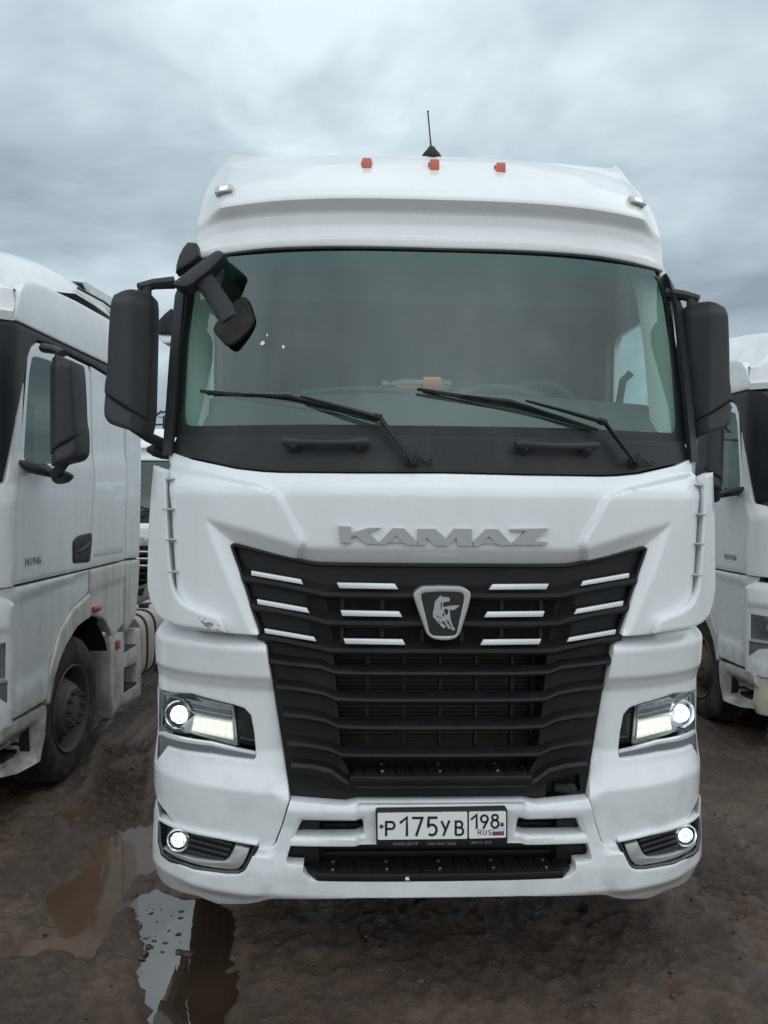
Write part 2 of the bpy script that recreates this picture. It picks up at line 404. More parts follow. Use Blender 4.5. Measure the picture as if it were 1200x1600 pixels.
def side_panel(name, parent, mat, outline, holes, xf, angle=32, **kw):
    """panel in (y,z); xf gives the outward x; built on the +x side and mirrored"""
    a, b, d, f = panel_mesh(outline, holes, lambda y, z: -xf(y, z), **kw)
    o = mesh_obj(name, np.stack([-d, a, b], 1), f, mat, parent, angle)
    return o, mirror_obj(o)
def sym(half):
    """half outline from top centre to bottom centre (a>=0) -> closed outline"""
    h = [(max(a, 0.0), b) for a, b in half]; h[0] = (0.0, h[0][1]); h[-1] = (0.0, h[-1][1])
    return h + [(-a, b) for a, b in h[-2:0:-1]]
def flat_shape(name, parent, mat, polys, y0, t, both=False, bevel=0.0):
    """raised flat pieces from pixel polygons lying at depth y0 (number or function)"""
    mb = MB()
    for poly in polys:
        pts = []
        for u, v in poly:
            yy = y0
            if callable(y0): aa, zz = U(u, v, y0); yy = float(y0(np.array([aa]), np.array([zz]))[0])
            pts.append(PY(u, v, yy))
        mb.prism(pts, (0, t, 0))
    o = mb.obj(name, mat, parent, 30, bevel)
    return (o, mirror_obj(o)) if both else o
def copy_tree(o, parent=None, label=None):
    c = o.copy(); COL.objects.link(c); c.parent = parent
    if label: c['label'] = label
    for ch in [x for x in bpy.data.objects if x.parent == o]: copy_tree(ch, c)
    return c
#PART2
# ------------------------------------------------------------------ ground, water
def vnoise(x, y, seed):
    xi, yi = np.floor(x).astype(np.int64), np.floor(y).astype(np.int64); fx, fy = x - xi, y - yi
    fx, fy = fx * fx * (3 - 2 * fx), fy * fy * (3 - 2 * fy)
    def h(i, j):
        n = (i * 374761393 + j * 668265263 + seed * 974711) & 0x7fffffff
        n = ((n ^ (n >> 13)) * 1274126177) & 0x7fffffff
        return ((n ^ (n >> 16)) & 0xffff) / 65535.0
    return (h(xi, yi) * (1 - fx) + h(xi + 1, yi) * fx) * (1 - fy) + (h(xi, yi + 1) * (1 - fx) + h(xi + 1, yi + 1) * fx) * fy
def fbm(x, y, seed, octv=5, gain=0.5):
    s = np.zeros_like(x); a = 1.0; t = 0
    for k in range(octv): s += a * vnoise(x * 2 ** k + 17.3 * k, y * 2 ** k - 9.1 * k, seed + k); t += a; a *= gain
    return s / t
WATER_Z = -0.020
def gpoly(px): return [tuple(PZ(u, v, 0.0)[:2]) for u, v in px]
PUD = [gpoly([(203, 1400), (245, 1378), (300, 1395), (340, 1396), (372, 1430), (362, 1490), (380, 1550), (350, 1640), (230, 1640), (225, 1580), (236, 1560), (215, 1480), (201, 1440)]),
       gpoly([(60, 1395), (110, 1340), (180, 1290), (250, 1270), (260, 1330), (205, 1385), (190, 1440), (150, 1500), (110, 1470), (80, 1430)]),
       gpoly([(75, 1270), (130, 1245), (150, 1262), (110, 1290)]),
       gpoly([(0, 1465), (60, 1460), (50, 1485), (0, 1500)])]
def terrain(x, y):
    z = -0.07 * smooth(1.5, 2.7, x) * smooth(0.8, 2.2, y) - 0.46 * smooth(6.3, 9.6, y)
    return z
def ground_z(x, y):
    near = smooth(14, 6, np.hypot(x, y))
    n = (fbm(x * 1.3, y * 1.3, 3, 3) - .5) * 0.035 + (fbm(x * 5, y * 4, 11, 4, .55) - .5) * 0.027
    rid = 1 - np.abs(2 * fbm(x * 7 + 1.5 * fbm(x * 2, y * 2, 31, 2), y * 5, 23, 4, .55) - 1)
    n = n + (rid ** 3 - .40) * 0.027 + (fbm(x * 26, y * 26, 41, 2) - .5) * 0.013 + .012 * smooth(.58, .8, fbm(x * 11, y * 11, 87, 3))
    # churned wheel track with tread bars beside the left truck, fainter one on the right
    a_, b_ = PZ(178, 1240, 0), PZ(222, 1140, 0); sl_ = (b_[0] - a_[0]) / (b_[1] - a_[1]); y_ = a_[1] - .75
    for (x0, sl, w, y0, y1, amp, per, ph) in ((a_[0] - sl_ * .75, sl_, .21, y_, 4.5, .044, .115, .9), (a_[0] - sl_ * .75 - .42, sl_, .15, y_ + .2, 4.5, .026, .11, -.8), (1.42, .12, .22, -.9, 1.6, .024, .11, .7), (1.9, .12, .16, -.6, 1.9, .020, .11, -.7)):
        xc = x0 + sl * (y - y0) + .05 * np.sin(y * 2.1 + x0); d = np.abs(x - xc)
        m = smooth(w, w * .75, d) * smooth(y0, y0 + .35, y) * smooth(y1, y1 - .5, y) * smooth(.30, .62, fbm(x * 3, y * 2.2, 57, 3) + .12)
        bars = np.sin((y + ph * np.sign(x - xc) * d * .9) * 2 * math.pi / per)
        n = n + m * (amp * (.5 * bars + .5 * np.abs(bars) - .3) - amp * .5) + .6 * amp * smooth(w * .6, w, d) * smooth(w * 1.7, w * 1.05, d) * smooth(y0, y0 + .35, y) * smooth(y1, y1 - .5, y)
    wob = (fbm(x * 5, y * 5, 71, 4, .6) - .5) * 0.30
    for k, P in enumerate(PUD):
        ins = inside(x.ravel(), y.ravel(), P).reshape(x.shape); d = pdist(x.ravel(), y.ravel(), P, True).reshape(x.shape)
        sd = np.where(ins, d, -d) + wob * (1.0 if k else .55)
        m = smooth(-.05, .07, sd); n = n * (1 - .82 * m) - (.058 if k == 0 else .044) * m
    rise = np.minimum(0.012, 0.02)
    return terrain(x, y) + n * near + (1 - near) * 0.0 + rise * near
def build_ground():
    def axis(c0, c1, st):
        mid = list(np.arange(c0, c1, st)); g = []; s = st; p = mid[-1]
        while p < 900: s = min(s * 1.22, 200); p += s; g.append(p)
        l = []; s = st; p = mid[0]
        while p > -900: s = min(s * 1.22, 200); p -= s; l.append(p)
        return np.array(l[::-1] + mid + g)
    xs, ys = axis(-3.0, 3.0, 0.0165), axis(-0.75, 3.0, 0.0165)
    X, Y = np.meshgrid(xs, ys); Z = ground_z(X, Y); nx, ny = len(xs), len(ys)
    me = bpy.data.meshes.new('ground')
    v = np.stack([X.ravel(), Y.ravel(), Z.ravel()], 1); i = np.arange(nx * ny).reshape(ny, nx)
    q = np.stack([i[:-1, :-1], i[:-1, 1:], i[1:, 1:], i[1:, :-1]], -1).reshape(-1, 4)
    me.vertices.add(len(v)); me.vertices.foreach_set('co', v.ravel().astype(np.float32))
    me.loops.add(q.size); me.loops.foreach_set('vertex_index', q.ravel().astype(np.int32))
    me.polygons.add(len(q)); me.polygons.foreach_set('loop_start', (np.arange(len(q)) * 4).astype(np.int32)); me.polygons.foreach_set('loop_total', np.full(len(q), 4, np.int32))
    me.update(calc_edges=True); me.polygons.foreach_set('use_smooth', [True] * len(q)); me.validate()
    m, nt, b = principled('mud', (0.07, 0.05, 0.04), 0.6)
    a = add_noise(nt, 0.9, 6, 0.6); c = add_noise(nt, 14, 6, 0.65); fine = add_noise(nt, 120, 4, 0.6); wet = add_noise(nt, 2.1, 5, 0.6, (1, 1, 1))
    col = mixc(nt, ramp(nt, a, [(0.40, (0, 0, 0)), (0.62, (1, 1, 1))]), (0.060, 0.037, 0.025), (0.185, 0.122, 0.085))
    col = mixc(nt, ramp(nt, c, [(0.3, (0, 0, 0)), (0.7, (.7,) * 3)]), col, (0.040, 0.028, 0.021))
    col = mixc(nt, ramp(nt, fine, [(0.56, (0, 0, 0)), (0.72, (.6,) * 3)]), col, (0.19, 0.135, 0.098))
    nt.links.new(col, b.inputs['Base Color'])
    nt.links.new(ramp(nt, wet, [(0.42, (0.08,) * 3), (0.60, (0.42,) * 3)]), b.inputs['Roughness'])
    bump(nt, b, add_noise(nt, 42, 9, 0.72), 1.0, 0.022)
    me.materials.append(m); o = bpy.data.objects.new('ground', me); COL.objects.link(o); o['kind'] = 'structure'
    o['label'] = 'wet brown churned mud with tyre tracks and puddles'
build_ground()
def build_water():
    for nm, c0, c1, ior, ro, px, lab in (('clear_water', (0.030, 0.020, 0.0135), (0.050, 0.033, 0.022), 2.6, .015, [(300, 1345), (262, 1372), (199, 1392), (190, 1680), (760, 1680), (760, 1390)], 'shallow puddle mirroring a pale strip of sky below the left headlight'),
                                           ('silty_water', (0.085, 0.054, 0.036), (0.125, 0.082, 0.056), 1.5, .05, [(-60, 1225), (300, 1225), (300, 1345), (262, 1372), (199, 1392), (190, 1680), (-60, 1680)], 'silty brown puddles on the mud beside the left truck')):
        m = bpy.data.materials.new(nm); m.use_nodes = True; nt = m.node_tree; nt.nodes.clear(); N = nt.nodes.new; L = nt.links.new
        out = N('ShaderNodeOutputMaterial'); df = N('ShaderNodeBsdfDiffuse'); gl = N('ShaderNodeBsdfGlossy'); gl.inputs['Roughness'].default_value = ro
        n = add_noise(nt, 1.3, 4); L(ramp(nt, n, [(0.35, c0), (0.65, c1)]), df.inputs['Color'])
        fr = N('ShaderNodeFresnel'); fr.inputs['IOR'].default_value = ior
        bp = N('ShaderNodeBump'); bp.inputs['Strength'].default_value = 0.10; bp.inputs['Distance'].default_value = 0.01; L(add_noise(nt, 7, 3), bp.inputs['Height'])
        L(bp.outputs[0], gl.inputs['Normal'])
        mx = N('ShaderNodeMixShader'); L(fr.outputs[0], mx.inputs[0]); L(df.outputs[0], mx.inputs[1]); L(gl.outputs[0], mx.inputs[2]); L(mx.outputs[0], out.inputs['Surface'])
        MAT[nm] = m; q = [tuple(PZ(u, v, WATER_Z)) for u, v in (px if nm == 'clear_water' else px[::-1])]
        o = mesh_obj('puddle', q, [tuple(range(len(q)))], nm, None, 0); o['kind'] = 'structure'; o['label'] = lab
build_water()
def build_clods():
    mb = MB(); rs = np.random.RandomState(5)
    ico = bmesh.new(); bmesh.ops.create_icosphere(ico, subdivisions=1, radius=1.0); iv = np.array([tuple(v.co) for v in ico.verts]); fi = [tuple(v.index for v in f.verts) for f in ico.faces]; ico.free()
    n = 900; x = rs.uniform(-2.9, 2.9, n); y = rs.uniform(-.7, 2.6, n); z = ground_z(x, y)
    for k in range(n):
        r = 0.0035 + 0.013 * rs.rand() ** 4
        if z[k] < WATER_Z - .004 and rs.rand() < .8: continue
        v = iv * (r * (.7 + .6 * rs.rand(len(iv), 1))) * np.array([1.2, 1, .65]) + np.array([x[k], y[k], max(z[k], WATER_Z - .004) + r * .2]); mb.add(v, fi)
    # drops of mud and bubbles standing in the bright puddle
    for k in range(30):
        p = PZ(rs.uniform(205, 285), rs.uniform(1405, 1500), WATER_Z); r = .003 + .010 * rs.rand() ** 3
        v = iv * (r * (.6 + .7 * rs.rand(len(iv), 1))) * np.array([1.5, 1, .35]) + np.array([p[0], p[1], WATER_Z + .001]); mb.add(v, fi)
    for u, v, r in ((292, 1492, .022), (280, 1488, .015), (301, 1489, .012), (226, 1491, .018), (232, 1480, .014), (222, 1500, .012)):
        p = PZ(u, v, WATER_Z); q = iv * (r * (.7 + .6 * rs.rand(len(iv), 1))) * np.array([1.4, 1, .7]) + np.array([p[0], p[1], WATER_Z + r * .2]); mb.add(q, fi)
    m, nt, b = principled('clod', (0.050, 0.036, 0.027), 0.55)
    o = mb.obj('mud_clods', 'clod', None, 60); o['kind'] = 'stuff'; o['label'] = 'small clods and pebbles of brown mud on the wet ground'
build_clods()
# ------------------------------------------------------------------ the white truck in the middle
BW = 1.275
def bow(X): return .5 * (1 - np.sqrt(np.maximum(1 - (np.minimum(np.abs(X), BW - .003) / BW) ** 3, 0)))
def lerp(Z, tab): return np.interp(Z, [t[0] for t in tab], [t[1] for t in tab])
def smooth_tab(tab):
    z = np.linspace(tab[0][0], tab[-1][0], 400); y = np.interp(z, [t[0] for t in tab], [t[1] for t in tab])
    w = max(1, int(.007 / (z[1] - z[0]))); k = np.ones(2 * w + 1) / (2 * w + 1); yp = np.pad(y, w, mode='edge'); ys = np.convolve(yp, k, 'valid')
    return lambda Z: np.interp(Z, z, ys)
FAS = smooth_tab([(1.3, .045), (2.02, .045), (2.05, .055), (2.13, .115), (2.3, .2)])
def y_fas0(X, Z): return bow(X) + FAS(Z) + 0 * X
C1 = Us([(250, 728), (330, 744), (400, 759), (424, 767), (438, 777), (450, 797), (479, 852)], y_fas0)
POCK = Us([(690, 853), (478, 852), (400, 827), (319, 806), (350, 890), (393, 993), (420, 993)], y_fas0); POCK[0] = (0.0, POCK[0][1])
C1.append((C1[-1][0] - .012, 1.60))
_c1poly = C1 + [(C1[-1][0], 1.3), (1.4, 1.3), (1.4, C1[0][1])]
def y_fas(X, Z):
    X = np.abs(np.asarray(X, float)); Z = np.asarray(Z, float) + 0 * X
    y = y_fas0(X, Z)
    d = np.where(inside(X, Z, _c1poly), 1, -1) * pdist(X, Z, C1); y = y - .032 * smooth(-.011, .009, d) * smooth(1.80, 1.885, Z + 2.5 * np.clip(X - .56, 0, 1))
    pk = inside(X, Z, POCK + [(0.0, 1.3)]); dp = np.where(pk, pdist(X, Z, POCK), 0)
    return y + .72 * np.where(dp < .02, dp * dp / .04, dp - .01)
def y_gr(X, Z): return bow(X) * .9 + .062 + 0 * Z
# bumper corner section
BP = smooth_tab([(.50, .020), (.60, .014), (.74, .003), (.795, .0), (.88, .035), (.95, .052), (1.20, .055), (1.245, .030), (1.262, .012), (1.375, .0), (1.395, .006), (1.42, .05), (1.455, .14), (1.6, .3)])
def y_bc0(X, Z): return .03 + bow(X) + BP(Z) + 0 * X
FLK = [(0.735, 1.5), (0.73, 1.12), (0.72, .95), (.695, .80), (.665, .765), (.60, .75)]
def y_bc(X, Z):
    X = np.abs(np.asarray(X, float)); Z = np.asarray(Z, float) + 0 * X; y = y_bc0(X, Z)
    ins = inside(X, Z, FLK + [(.3, .75), (.3, 1.5)]); d = np.where(ins, pdist(X, Z, FLK), 0)
    return y + np.minimum(.45 * np.where(d < .02, d * d / .04, d - .01), .05)
LP = smooth_tab([(.25, .10), (.31, .055), (.372, .012), (.386, .0), (.48, .0), (.56, .012), (.66, .014), (.70, .006), (.735, .0), (.78, .02), (.85, .04)])
def y_lb(X, Z): return .015 + bow(X) * .97 + LP(Z) + 0 * X
def y_ws(X, Z): return .20 + (np.asarray(Z) - 2.31) * .25 + .245 * (np.abs(X) / 1.135) ** 3
def y_cowl(X, Z):
    t = np.clip((np.asarray(Z) - 2.10) / .21, 0, 1.6); return .13 + .062 * t + .27 * (np.abs(X) / 1.17) ** 3
def build_truck():
    T = thing('truck', 'large white truck facing the camera in the middle, headlights on, black slatted grille', 'truck', group='trucks of the same white model')
    WP = 'white_paint'
    # ---------------- cab shell
    def cx(y, z): return 1.225 - .262 * (np.clip(np.asarray(z) - 2.95, 0, 2) / .77) ** 1.55 - .05 * smooth(1.0, .5, y)
    win = rounded([(.72, 2.24), (1.50, 2.24), (1.50, 2.98), (.90, 2.98)], .08)
    so, si = side_panel('cab_side', T, WP, [(.46, 1.42), (.47, 2.18), (.56, 2.60), (.68, 3.12), (.72, 3.30), (.78, 3.44), (.90, 3.48), (1.10, 3.60), (2.30, 3.62), (2.30, 1.2), (2.0, 1.2), (1.9, 1.1), (1.0, 1.1), (.95, 1.30), (.55, 1.40)], [win], cx, step=.035, thick=.03)
    for o, s in ((so, 1), (si, -1)):
        pts = [(s * (1.205 - .262 * (max(z - 2.95, 0) / .77) ** 1.55), y, z) for y, z in win]
        mesh_obj('door_glass', pts, [tuple(range(len(pts)))], 'side_glass', o, 0)
    mb = MB(); n = 12
    rows = []
    for k in range(n + 1):
        X = -.975 + 1.95 * k / n; yc = .75 + .13 * (abs(X) / .984) ** 3
        rows.append([(X, y, z) for y, z in ((yc + .02, 3.66), (yc + .05, 3.665), (1.2, 3.68), (1.6, 3.69), (2.30, 3.72), (2.31, 1.2))])
    mb.loft(rows); mb.obj('roof', WP, T, 40)
    # ---------------- high roof front
    RF = smooth_tab([(3.10, .415), (3.135, .405), (3.172, .402), (3.185, .425), (3.25, .447), (3.31, .440), (3.352, .400), (3.364, .402), (3.42, .445), (3.50, .52), (3.60, .63), (3.66, .70), (3.695, .745), (3.72, .762), (3.80, .79)])
    RFE = smooth_tab([(3.10, .40), (3.20, .405), (3.30, .43), (3.40, .47), (3.50, .54), (3.60, .64), (3.695, .745), (3.72, .762), (3.80, .79)])
    def y_roof(X, Z):
        X = np.abs(X); sh = .11 * (np.clip(X - .72, 0, 1) / .33) ** 2 * smooth(3.15, 3.25, Z) * smooth(3.62, 3.42, Z)
        e = smooth(.98, 1.12, X); return RF(np.asarray(Z) + .05 * smooth(1.0, 1.12, X) * smooth(3.15, 3.25, Z)) * (1 - .8 * e) + .8 * e * RFE(Z) + .225 * (X / 1.098) ** 3
    lip = [(0, 3.137), (.39, 3.139), (.776, 3.143), (.95, 3.140), (1.08, 3.136), (1.138, 3.132)]
    sil = [(1.136, 3.20)] + Us([(304, 374), (306, 358), (311, 335), (317, 310), (321, 300), (330, 282), (340, 267), (354, 250), (366, 240.5)], y_roof)
    top = Us([(372, 243.5), (385, 245.2), (420, 244.5), (500, 243), (600, 242)], y_roof)
    half = [(0, 3.702)] + top[::-1] + sil[::-1] + lip[::-1]
    front_panel('roof_front', T, WP, sym(half), [], y_roof, step=.013, thick=.03, rim=.006, back=lambda a, b, d: d + .03)
    # ---------------- windscreen with black surround
    wo = [(0, 3.137), (.39, 3.139), (.776, 3.143), (1.095, 3.135)] + [U(u, v, y_ws) for u, v in ((1037, 430), (1045, 470), (1062, 580), (1077, 690))] 
    wo = [(0, 3.150), (.40, 3.152), (.776, 3.155), (1.12, 3.150), (1.165, 3.03), (1.182, 2.75), (1.190, 2.42), (1.190, 2.275), (.9, 2.262), (0, 2.262)]
    gi = [(0, 3.122), (.45, 3.123), (.80, 3.122), (1.06, 3.114), (1.115, 3.06), (1.138, 2.95), (1.147, 2.70), (1.145, 2.39), (1.132, 2.335), (1.095, 2.322), (.9, 2.318), (0, 2.318)]
    gi_h = sym(rounded([(-.01, 3.122)] + gi[1:-1] + [(-.01, 2.318)], .03)[4:-4])
    front_panel('windscreen_surround', T, 'black_plastic', sym(wo), [gi_h], lambda X, Z: y_ws(X, Z) + .004 + .035 * smooth(3.09, 3.125, Z), step=.02, thick=.02, rim=.003)
    g = front_panel('windscreen', T, 'screen_glass', sym([(0, 3.12), (.45, 3.12), (.8, 3.12), (1.08, 3.125), (1.145, 3.0), (1.165, 2.65), (1.165, 2.38), (1.155, 2.30), (0, 2.29)]), [], lambda X, Z: y_ws(X, Z) + .010, step=.05, thick=0, rim=0, angle=60)
    # small chips and marks on the pane
    for chip in ([(406, 538), (409, 533), (413, 533), (414, 537), (410, 540)], [(416, 523), (418, 521), (419, 525), (417, 526)], [(440, 540), (444, 539), (445, 544), (442, 545)]): flat_shape('stone_chip', T, 'bird_white', [chip], lambda X, Z: y_ws(X, Z) + .006, .001)
    # ---------------- cowl
    ct = [(0, 2.275), (.9, 2.275), (1.165, 2.287)]
    cb = Us([(262, 716), (300, 716), (330, 722), (370, 731), (410, 735.5), (440, 737), (560, 738), (690, 738)], y_cowl)
    front_panel('cowl_panel', T, 'black_plastic', sym(ct + cb), [], y_cowl, step=.022, thick=.04, rim=.005)
    hb = MB(); P = []
    for u, v in ((442, 688), (447, 688), (475, 689.5), (510, 690.5), (545, 690), (572, 689), (577, 690)):
        a, z = U(u, v + 3, y_cowl); P.append((-a, float(y_cowl(a, z)) - .045, z))
    hb.tube(P, [.018, .024, .020, .017, .020, .024, .018], 10, 0.8)
    for u0 in (460, 560):
        a, z = U(u0, 696, y_cowl); y = float(y_cowl(a, z)); hb.tube([(-a, y + .01, z - .006), (-a, y - .05, z + .012)], [.036, .022], 10)
    h = hb.obj('grab_handle', 'mirror_plastic', T, 50); mirror_obj(h)
    # ---------------- wipers (one blade each, both parked the same way)
    def wiper(pivot, knee, mid, tip, tail):
        def ws(u, v, off): 
            yy = .3
            for _ in range(8): p = PY(u, v, yy); yy = float(np.where(p[2] > 2.3, y_ws(abs(p[0]), p[2]), y_cowl(abs(p[0]), p[2]))) - off
            return p
        m = MB(); pv = ws(*pivot, .0); m.lathe([(0.0, .030), (-.02, .030), (-.022, .022), (-.05, .020), (-.06, .014), (-.061, .0)], pv, 'y', 16)
        a0, a1, a2 = ws(*pivot, .055), ws(*knee, .065), ws(*mid, .045)
        m.tube([a0, a0 * .5 + a1 * .5, a1], [.014, .017, .018], 8, .55); m.tube([a1, a1 * .5 + a2 * .5 + np.array([0, -.008, 0]), a2], [.018, .014, .009], 8, .6)
        w = m.obj('wiper', 'black_plastic', T, 40)
        c = MB(); j = (a1 * 1.03 - a0 * .03); dv = (a2 - a1) / np.linalg.norm(a2 - a1); c.tube([a1 - dv * .005, a1 + dv * .028], [.021, .021], 8, .7); c.obj('wiper_hinge', 'dark_rubber', w)
        b0, b1 = ws(*tip, .022), ws(*tail, .022); bl = MB(); bl.tube([b0, b0 * .7 + b1 * .3 + [0, -.008, .012], b0 * .45 + b1 * .55 + [0, -.010, .024], b0 * .2 + b1 * .8 + [0, -.005, .012], b1], [.006, .009, .011, .009, .005], 8, 1.2)
        d = (b1 - b0); q0, q1 = b0 + d * .03 + [0, .012, -.006], b1 - d * .03 + [0, .012, -.006]; bl.tube([q0, q0 * .5 + q1 * .5, q1], .004, 6)
        bl.tube([b0 + d * .25 + [0, -.016, .014], b0 + d * .5 + [0, -.028, .032], b0 + d * .75 + [0, -.014, .018]], [.005, .010, .005], 8); bl.obj('wiper_blade', 'dark_rubber', w, 40)
        hk = MB(); x0 = ws(pivot[0] + 4, pivot[1] - 14, .02); ks = [ws(pivot[0] + du, pivot[1] + dv_, .015) for du, dv_ in ((4, -14), (12, -4), (20, 3), (26, 6), (30, 3), (29, -1), (26, 0))]
        hk.tube(ks, .0035, 6); hk.obj('washer_hose', 'dark_rubber', w, 40)
    wiper((644, 719), (594, 653), (470, 619), (313, 611), (600, 656))
    wiper((992, 722), (945, 660), (822, 626), (652, 608), (935, 672))
    # ---------------- fascia
    out = Us([(690, 740), (560, 740), (440, 739), (410, 737.5), (370, 733), (330, 724.5), (300, 718), (272, 708)], y_fas0)
    ot = out + Us([(263, 711), (267, 736), (271, 800), (274, 860), (278, 915), (280, 950), (280, 975)], y_fas0)
    bot = Us([(285, 980), (348, 987), (403, 991)], y_fas0)
    GR = Us([(404, 991), (395, 962), (384, 925), (372, 888), (362, 860), (360, 853), (363, 850), (372, 851), (430, 866), (486, 877.5), (500, 879), (560, 880), (690, 879)], y_fas)
    GR[-1] = (0.0, GR[-2][1])
    fl = sym(ot + bot + [(GR[0][0] + .004, bot[-1][1])] + GR)
    front_panel('front_hood', T, WP, fl, [], y_fas, step=.0105, thick=.035, rim=.006, lines=[], back=lambda a, b, d: (max(d + .03, .62) if abs(a) > 1.12 and b > 1.47 and b < 2.19 else d + .035))
    # ---------------- air deflector fins with four brackets each
    def fin():
        outer = [(238, 727), (234, 770), (230, 830), (229, 890), (230, 918), (236, 945), (248, 964), (275, 977), (320, 984), (351, 988.5)]
        inner = [(256, 733), (259, 780), (262, 840), (266, 890), (271, 920), (281, 939), (298, 950), (322, 959), (341, 966), (349, 977)]
        bf = lambda X: bow(np.minimum(np.abs(X), 1.18)) + np.maximum(np.abs(X) - 1.18, 0) * .9
        yfin = lambda X, Z: -.030 + bf(X) + 0 * Z
        ring = Us(spline(outer, 5) + spline(inner, 5)[::-1], yfin)
        ar = sum(ring[i][0] * ring[(i + 1) % len(ring)][1] - ring[(i + 1) % len(ring)][0] * ring[i][1] for i in range(len(ring)))
        if ar < 0: ring = ring[::-1]
        f = front_panel('air_deflector', T, WP, ring, [], lambda X, Z: yfin(X, Z) + .012 * smooth(1.205, 1.26, X) * smooth(1.6, 1.8, Z), step=.008, thick=.09, rim=.011, bstep=.008); f.data.transform(Matrix.Diagonal((-1, 1, 1, 1))); f.data.flip_normals()
        for (u0, v0) in ((240, 747), (242, 794), (245, 841), (249, 890)):
            p = PY(u0 + 18, v0, .27); b = MB(); x0, z0 = p[0], p[2]; yy = lambda d: float(y_fas(np.array([abs(x0 + d)]), np.array([z0]))[0])
            tri = [(x0 - .03, .36, z0), (x0 - .03, .275, z0 - .001), (x0 + .004, yy(.004) - .050, z0), (x0 + .040, yy(.04) - .012, z0 + .001), (x0 + .05, yy(.05) + .02, z0 + .001), (x0 + .05, .40, z0)]
            b.prism(tri, (0, 0, -.006)); b.prism([(x0 + .000, yy(.0) - .04, z0 - .006), (x0 + .026, yy(.026) - .016, z0 - .006), (x0 + .026, yy(.026) + .01, z0 - .010), (x0 + .006, yy(.006) + .01, z0 - .036)], (.004, .002, 0)); b.obj('deflector_bracket', 'lamp_base', f, 30)
        g = mirror_obj(f)
        for ch in [c for c in bpy.data.objects if c.parent == f]: mirror_obj(ch, g)
        return f
    fin_l = fin()
    flat_shape('paint_chip', fin_l, 'chip_brown', [spline([(313, 969), (318, 971), (320, 973), (327, 972), (333, 975), (331, 979), (326, 978), (329, 983), (323, 980), (318, 976)], 3, True), [(308, 965), (313, 965.5), (311, 966.5)], [(318, 966), (321, 967), (319, 969)], [(341, 976), (344, 977), (343, 979)], [(337, 983), (341, 984), (339, 986)]], lambda X, Z: -.0305 + bow(X), .002)
    # ---------------- lettering on the hood
    K = lambda p: [(520 + a / 3.4286, 810 + b / 3.4286) for a, b in p]
    LET = [([(32, 42), (97, 44), (98, 78), (195, 50), (257, 50), (188, 73), (246, 128), (238, 137), (180, 136), (122, 92), (97, 100), (97, 132), (40, 130)], None),
           ([(251, 127), (322, 52), (383, 54), (451, 125), (451, 143), (392, 142), (380, 130), (297, 129), (285, 137), (243, 137)], [(305, 119), (337, 91), (369, 121)]),
           ([(455, 56), (550, 56), (606, 108), (650, 54), (745, 57), (745, 148), (668, 148), (662, 104), (620, 147), (553, 146), (500, 102), (498, 145), (456, 143)], None),
           ([(750, 129), (822, 56), (885, 58), (948, 127), (962, 133), (980, 143), (890, 144), (878, 135), (802, 134), (785, 148), (750, 148)], [(806, 123), (836, 96), (865, 124)]),
           ([(952, 56), (1157, 54), (1068, 125), (1150, 127), (1150, 140), (987, 143), (966, 131), (1035, 68), (952, 68)], None)]
    for poly, hole in LET:
        yl = .030
        A = [PY(u, v, yl)[[0, 2]] for u, v in K(poly)]; H = [[tuple(PY(u, v, yl)[[0, 2]]) for u, v in K(hole)]] if hole else []
        a, b, d, f = panel_mesh([tuple(p) for p in A], H, lambda X, Z: yl + 0 * X, step=.05, thick=.022, rim=0, bstep=.05)
        mesh_obj('letter', np.stack([a, d, b], 1), f, 'badge_silver', T, 25)
    # ---------------- grille
    gb = Us([(404, 991), (415, 1005), (430, 1100), (452, 1250), (533, 1258), (541, 1258), (561, 1253), (690, 1253)], y_gr)
    gout = sym([(0, GR[-1][1] - .001)] + [(max(a - .003, 0), z - .002) for a, z in GR[-2::-1]] + [(a - .002, z) for a, z in gb[1:]])
    cen = Us([(690, 932), (508, 930), (520, 1000), (534, 1190), (548, 1214), (690, 1214)], y_gr); cen[0] = (0, cen[0][1]); cen[-1] = (0, cen[-2][1])
    dev = [(-a, z) for a, z in Us([(0, 0)], y_gr)][:0]
    dvh = [tuple(PY(u, v, .085)[[0, 2]]) for u, v in ((854, 1221), (908, 1214), (911, 1240), (855, 1251))]
    G = front_panel('grille', T, 'grille_plastic', gout, [sym(cen), dvh], lambda X, Z: y_gr(X, Z) + .030, step=.022, thick=.10, rim=.004, back=lambda a, b, d: d + (.16 if abs(a) < .62 and b > .9 else .05))
    # raised border round the grille
    mb = MB(); bp = spline([GR[0]] + GR[1:5] + GR[5:8] + GR[8:], 4); bp = [(p[0] - .006, p[1] - .006) for p in bp]; full = bp + [(-a, z) for a, z in bp[-2::-1]]
    P = [(a, float(y_gr(a, z)) - .004 + .012, z) for a, z in full]; mb.tube(P, .0085, 8); mb.obj('grille_border', 'grille_plastic', G, 60)
    # slats
    SL = [[(379, 900), (440, 911), (487, 921), (505, 926), (560, 927), (690, 928)], [(391, 944), (450, 955), (492, 964), (510, 970), (565, 971), (690, 972)], [(403, 990), (460, 1001), (499, 1009), (516, 1013), (570, 1014), (690, 1014)],
          [(417, 1031), (450, 1036), (500, 1041), (522, 1049), (570, 1051), (690, 1051)], [(432, 1072), (470, 1076), (505, 1082), (526, 1091), (575, 1093), (690, 1093)], [(442, 1115), (478, 1119), (510, 1125), (529, 1134), (577, 1136), (690, 1136)], [(449, 1160), (486, 1164), (514, 1169), (534, 1178), (580, 1179), (690, 1179)]]
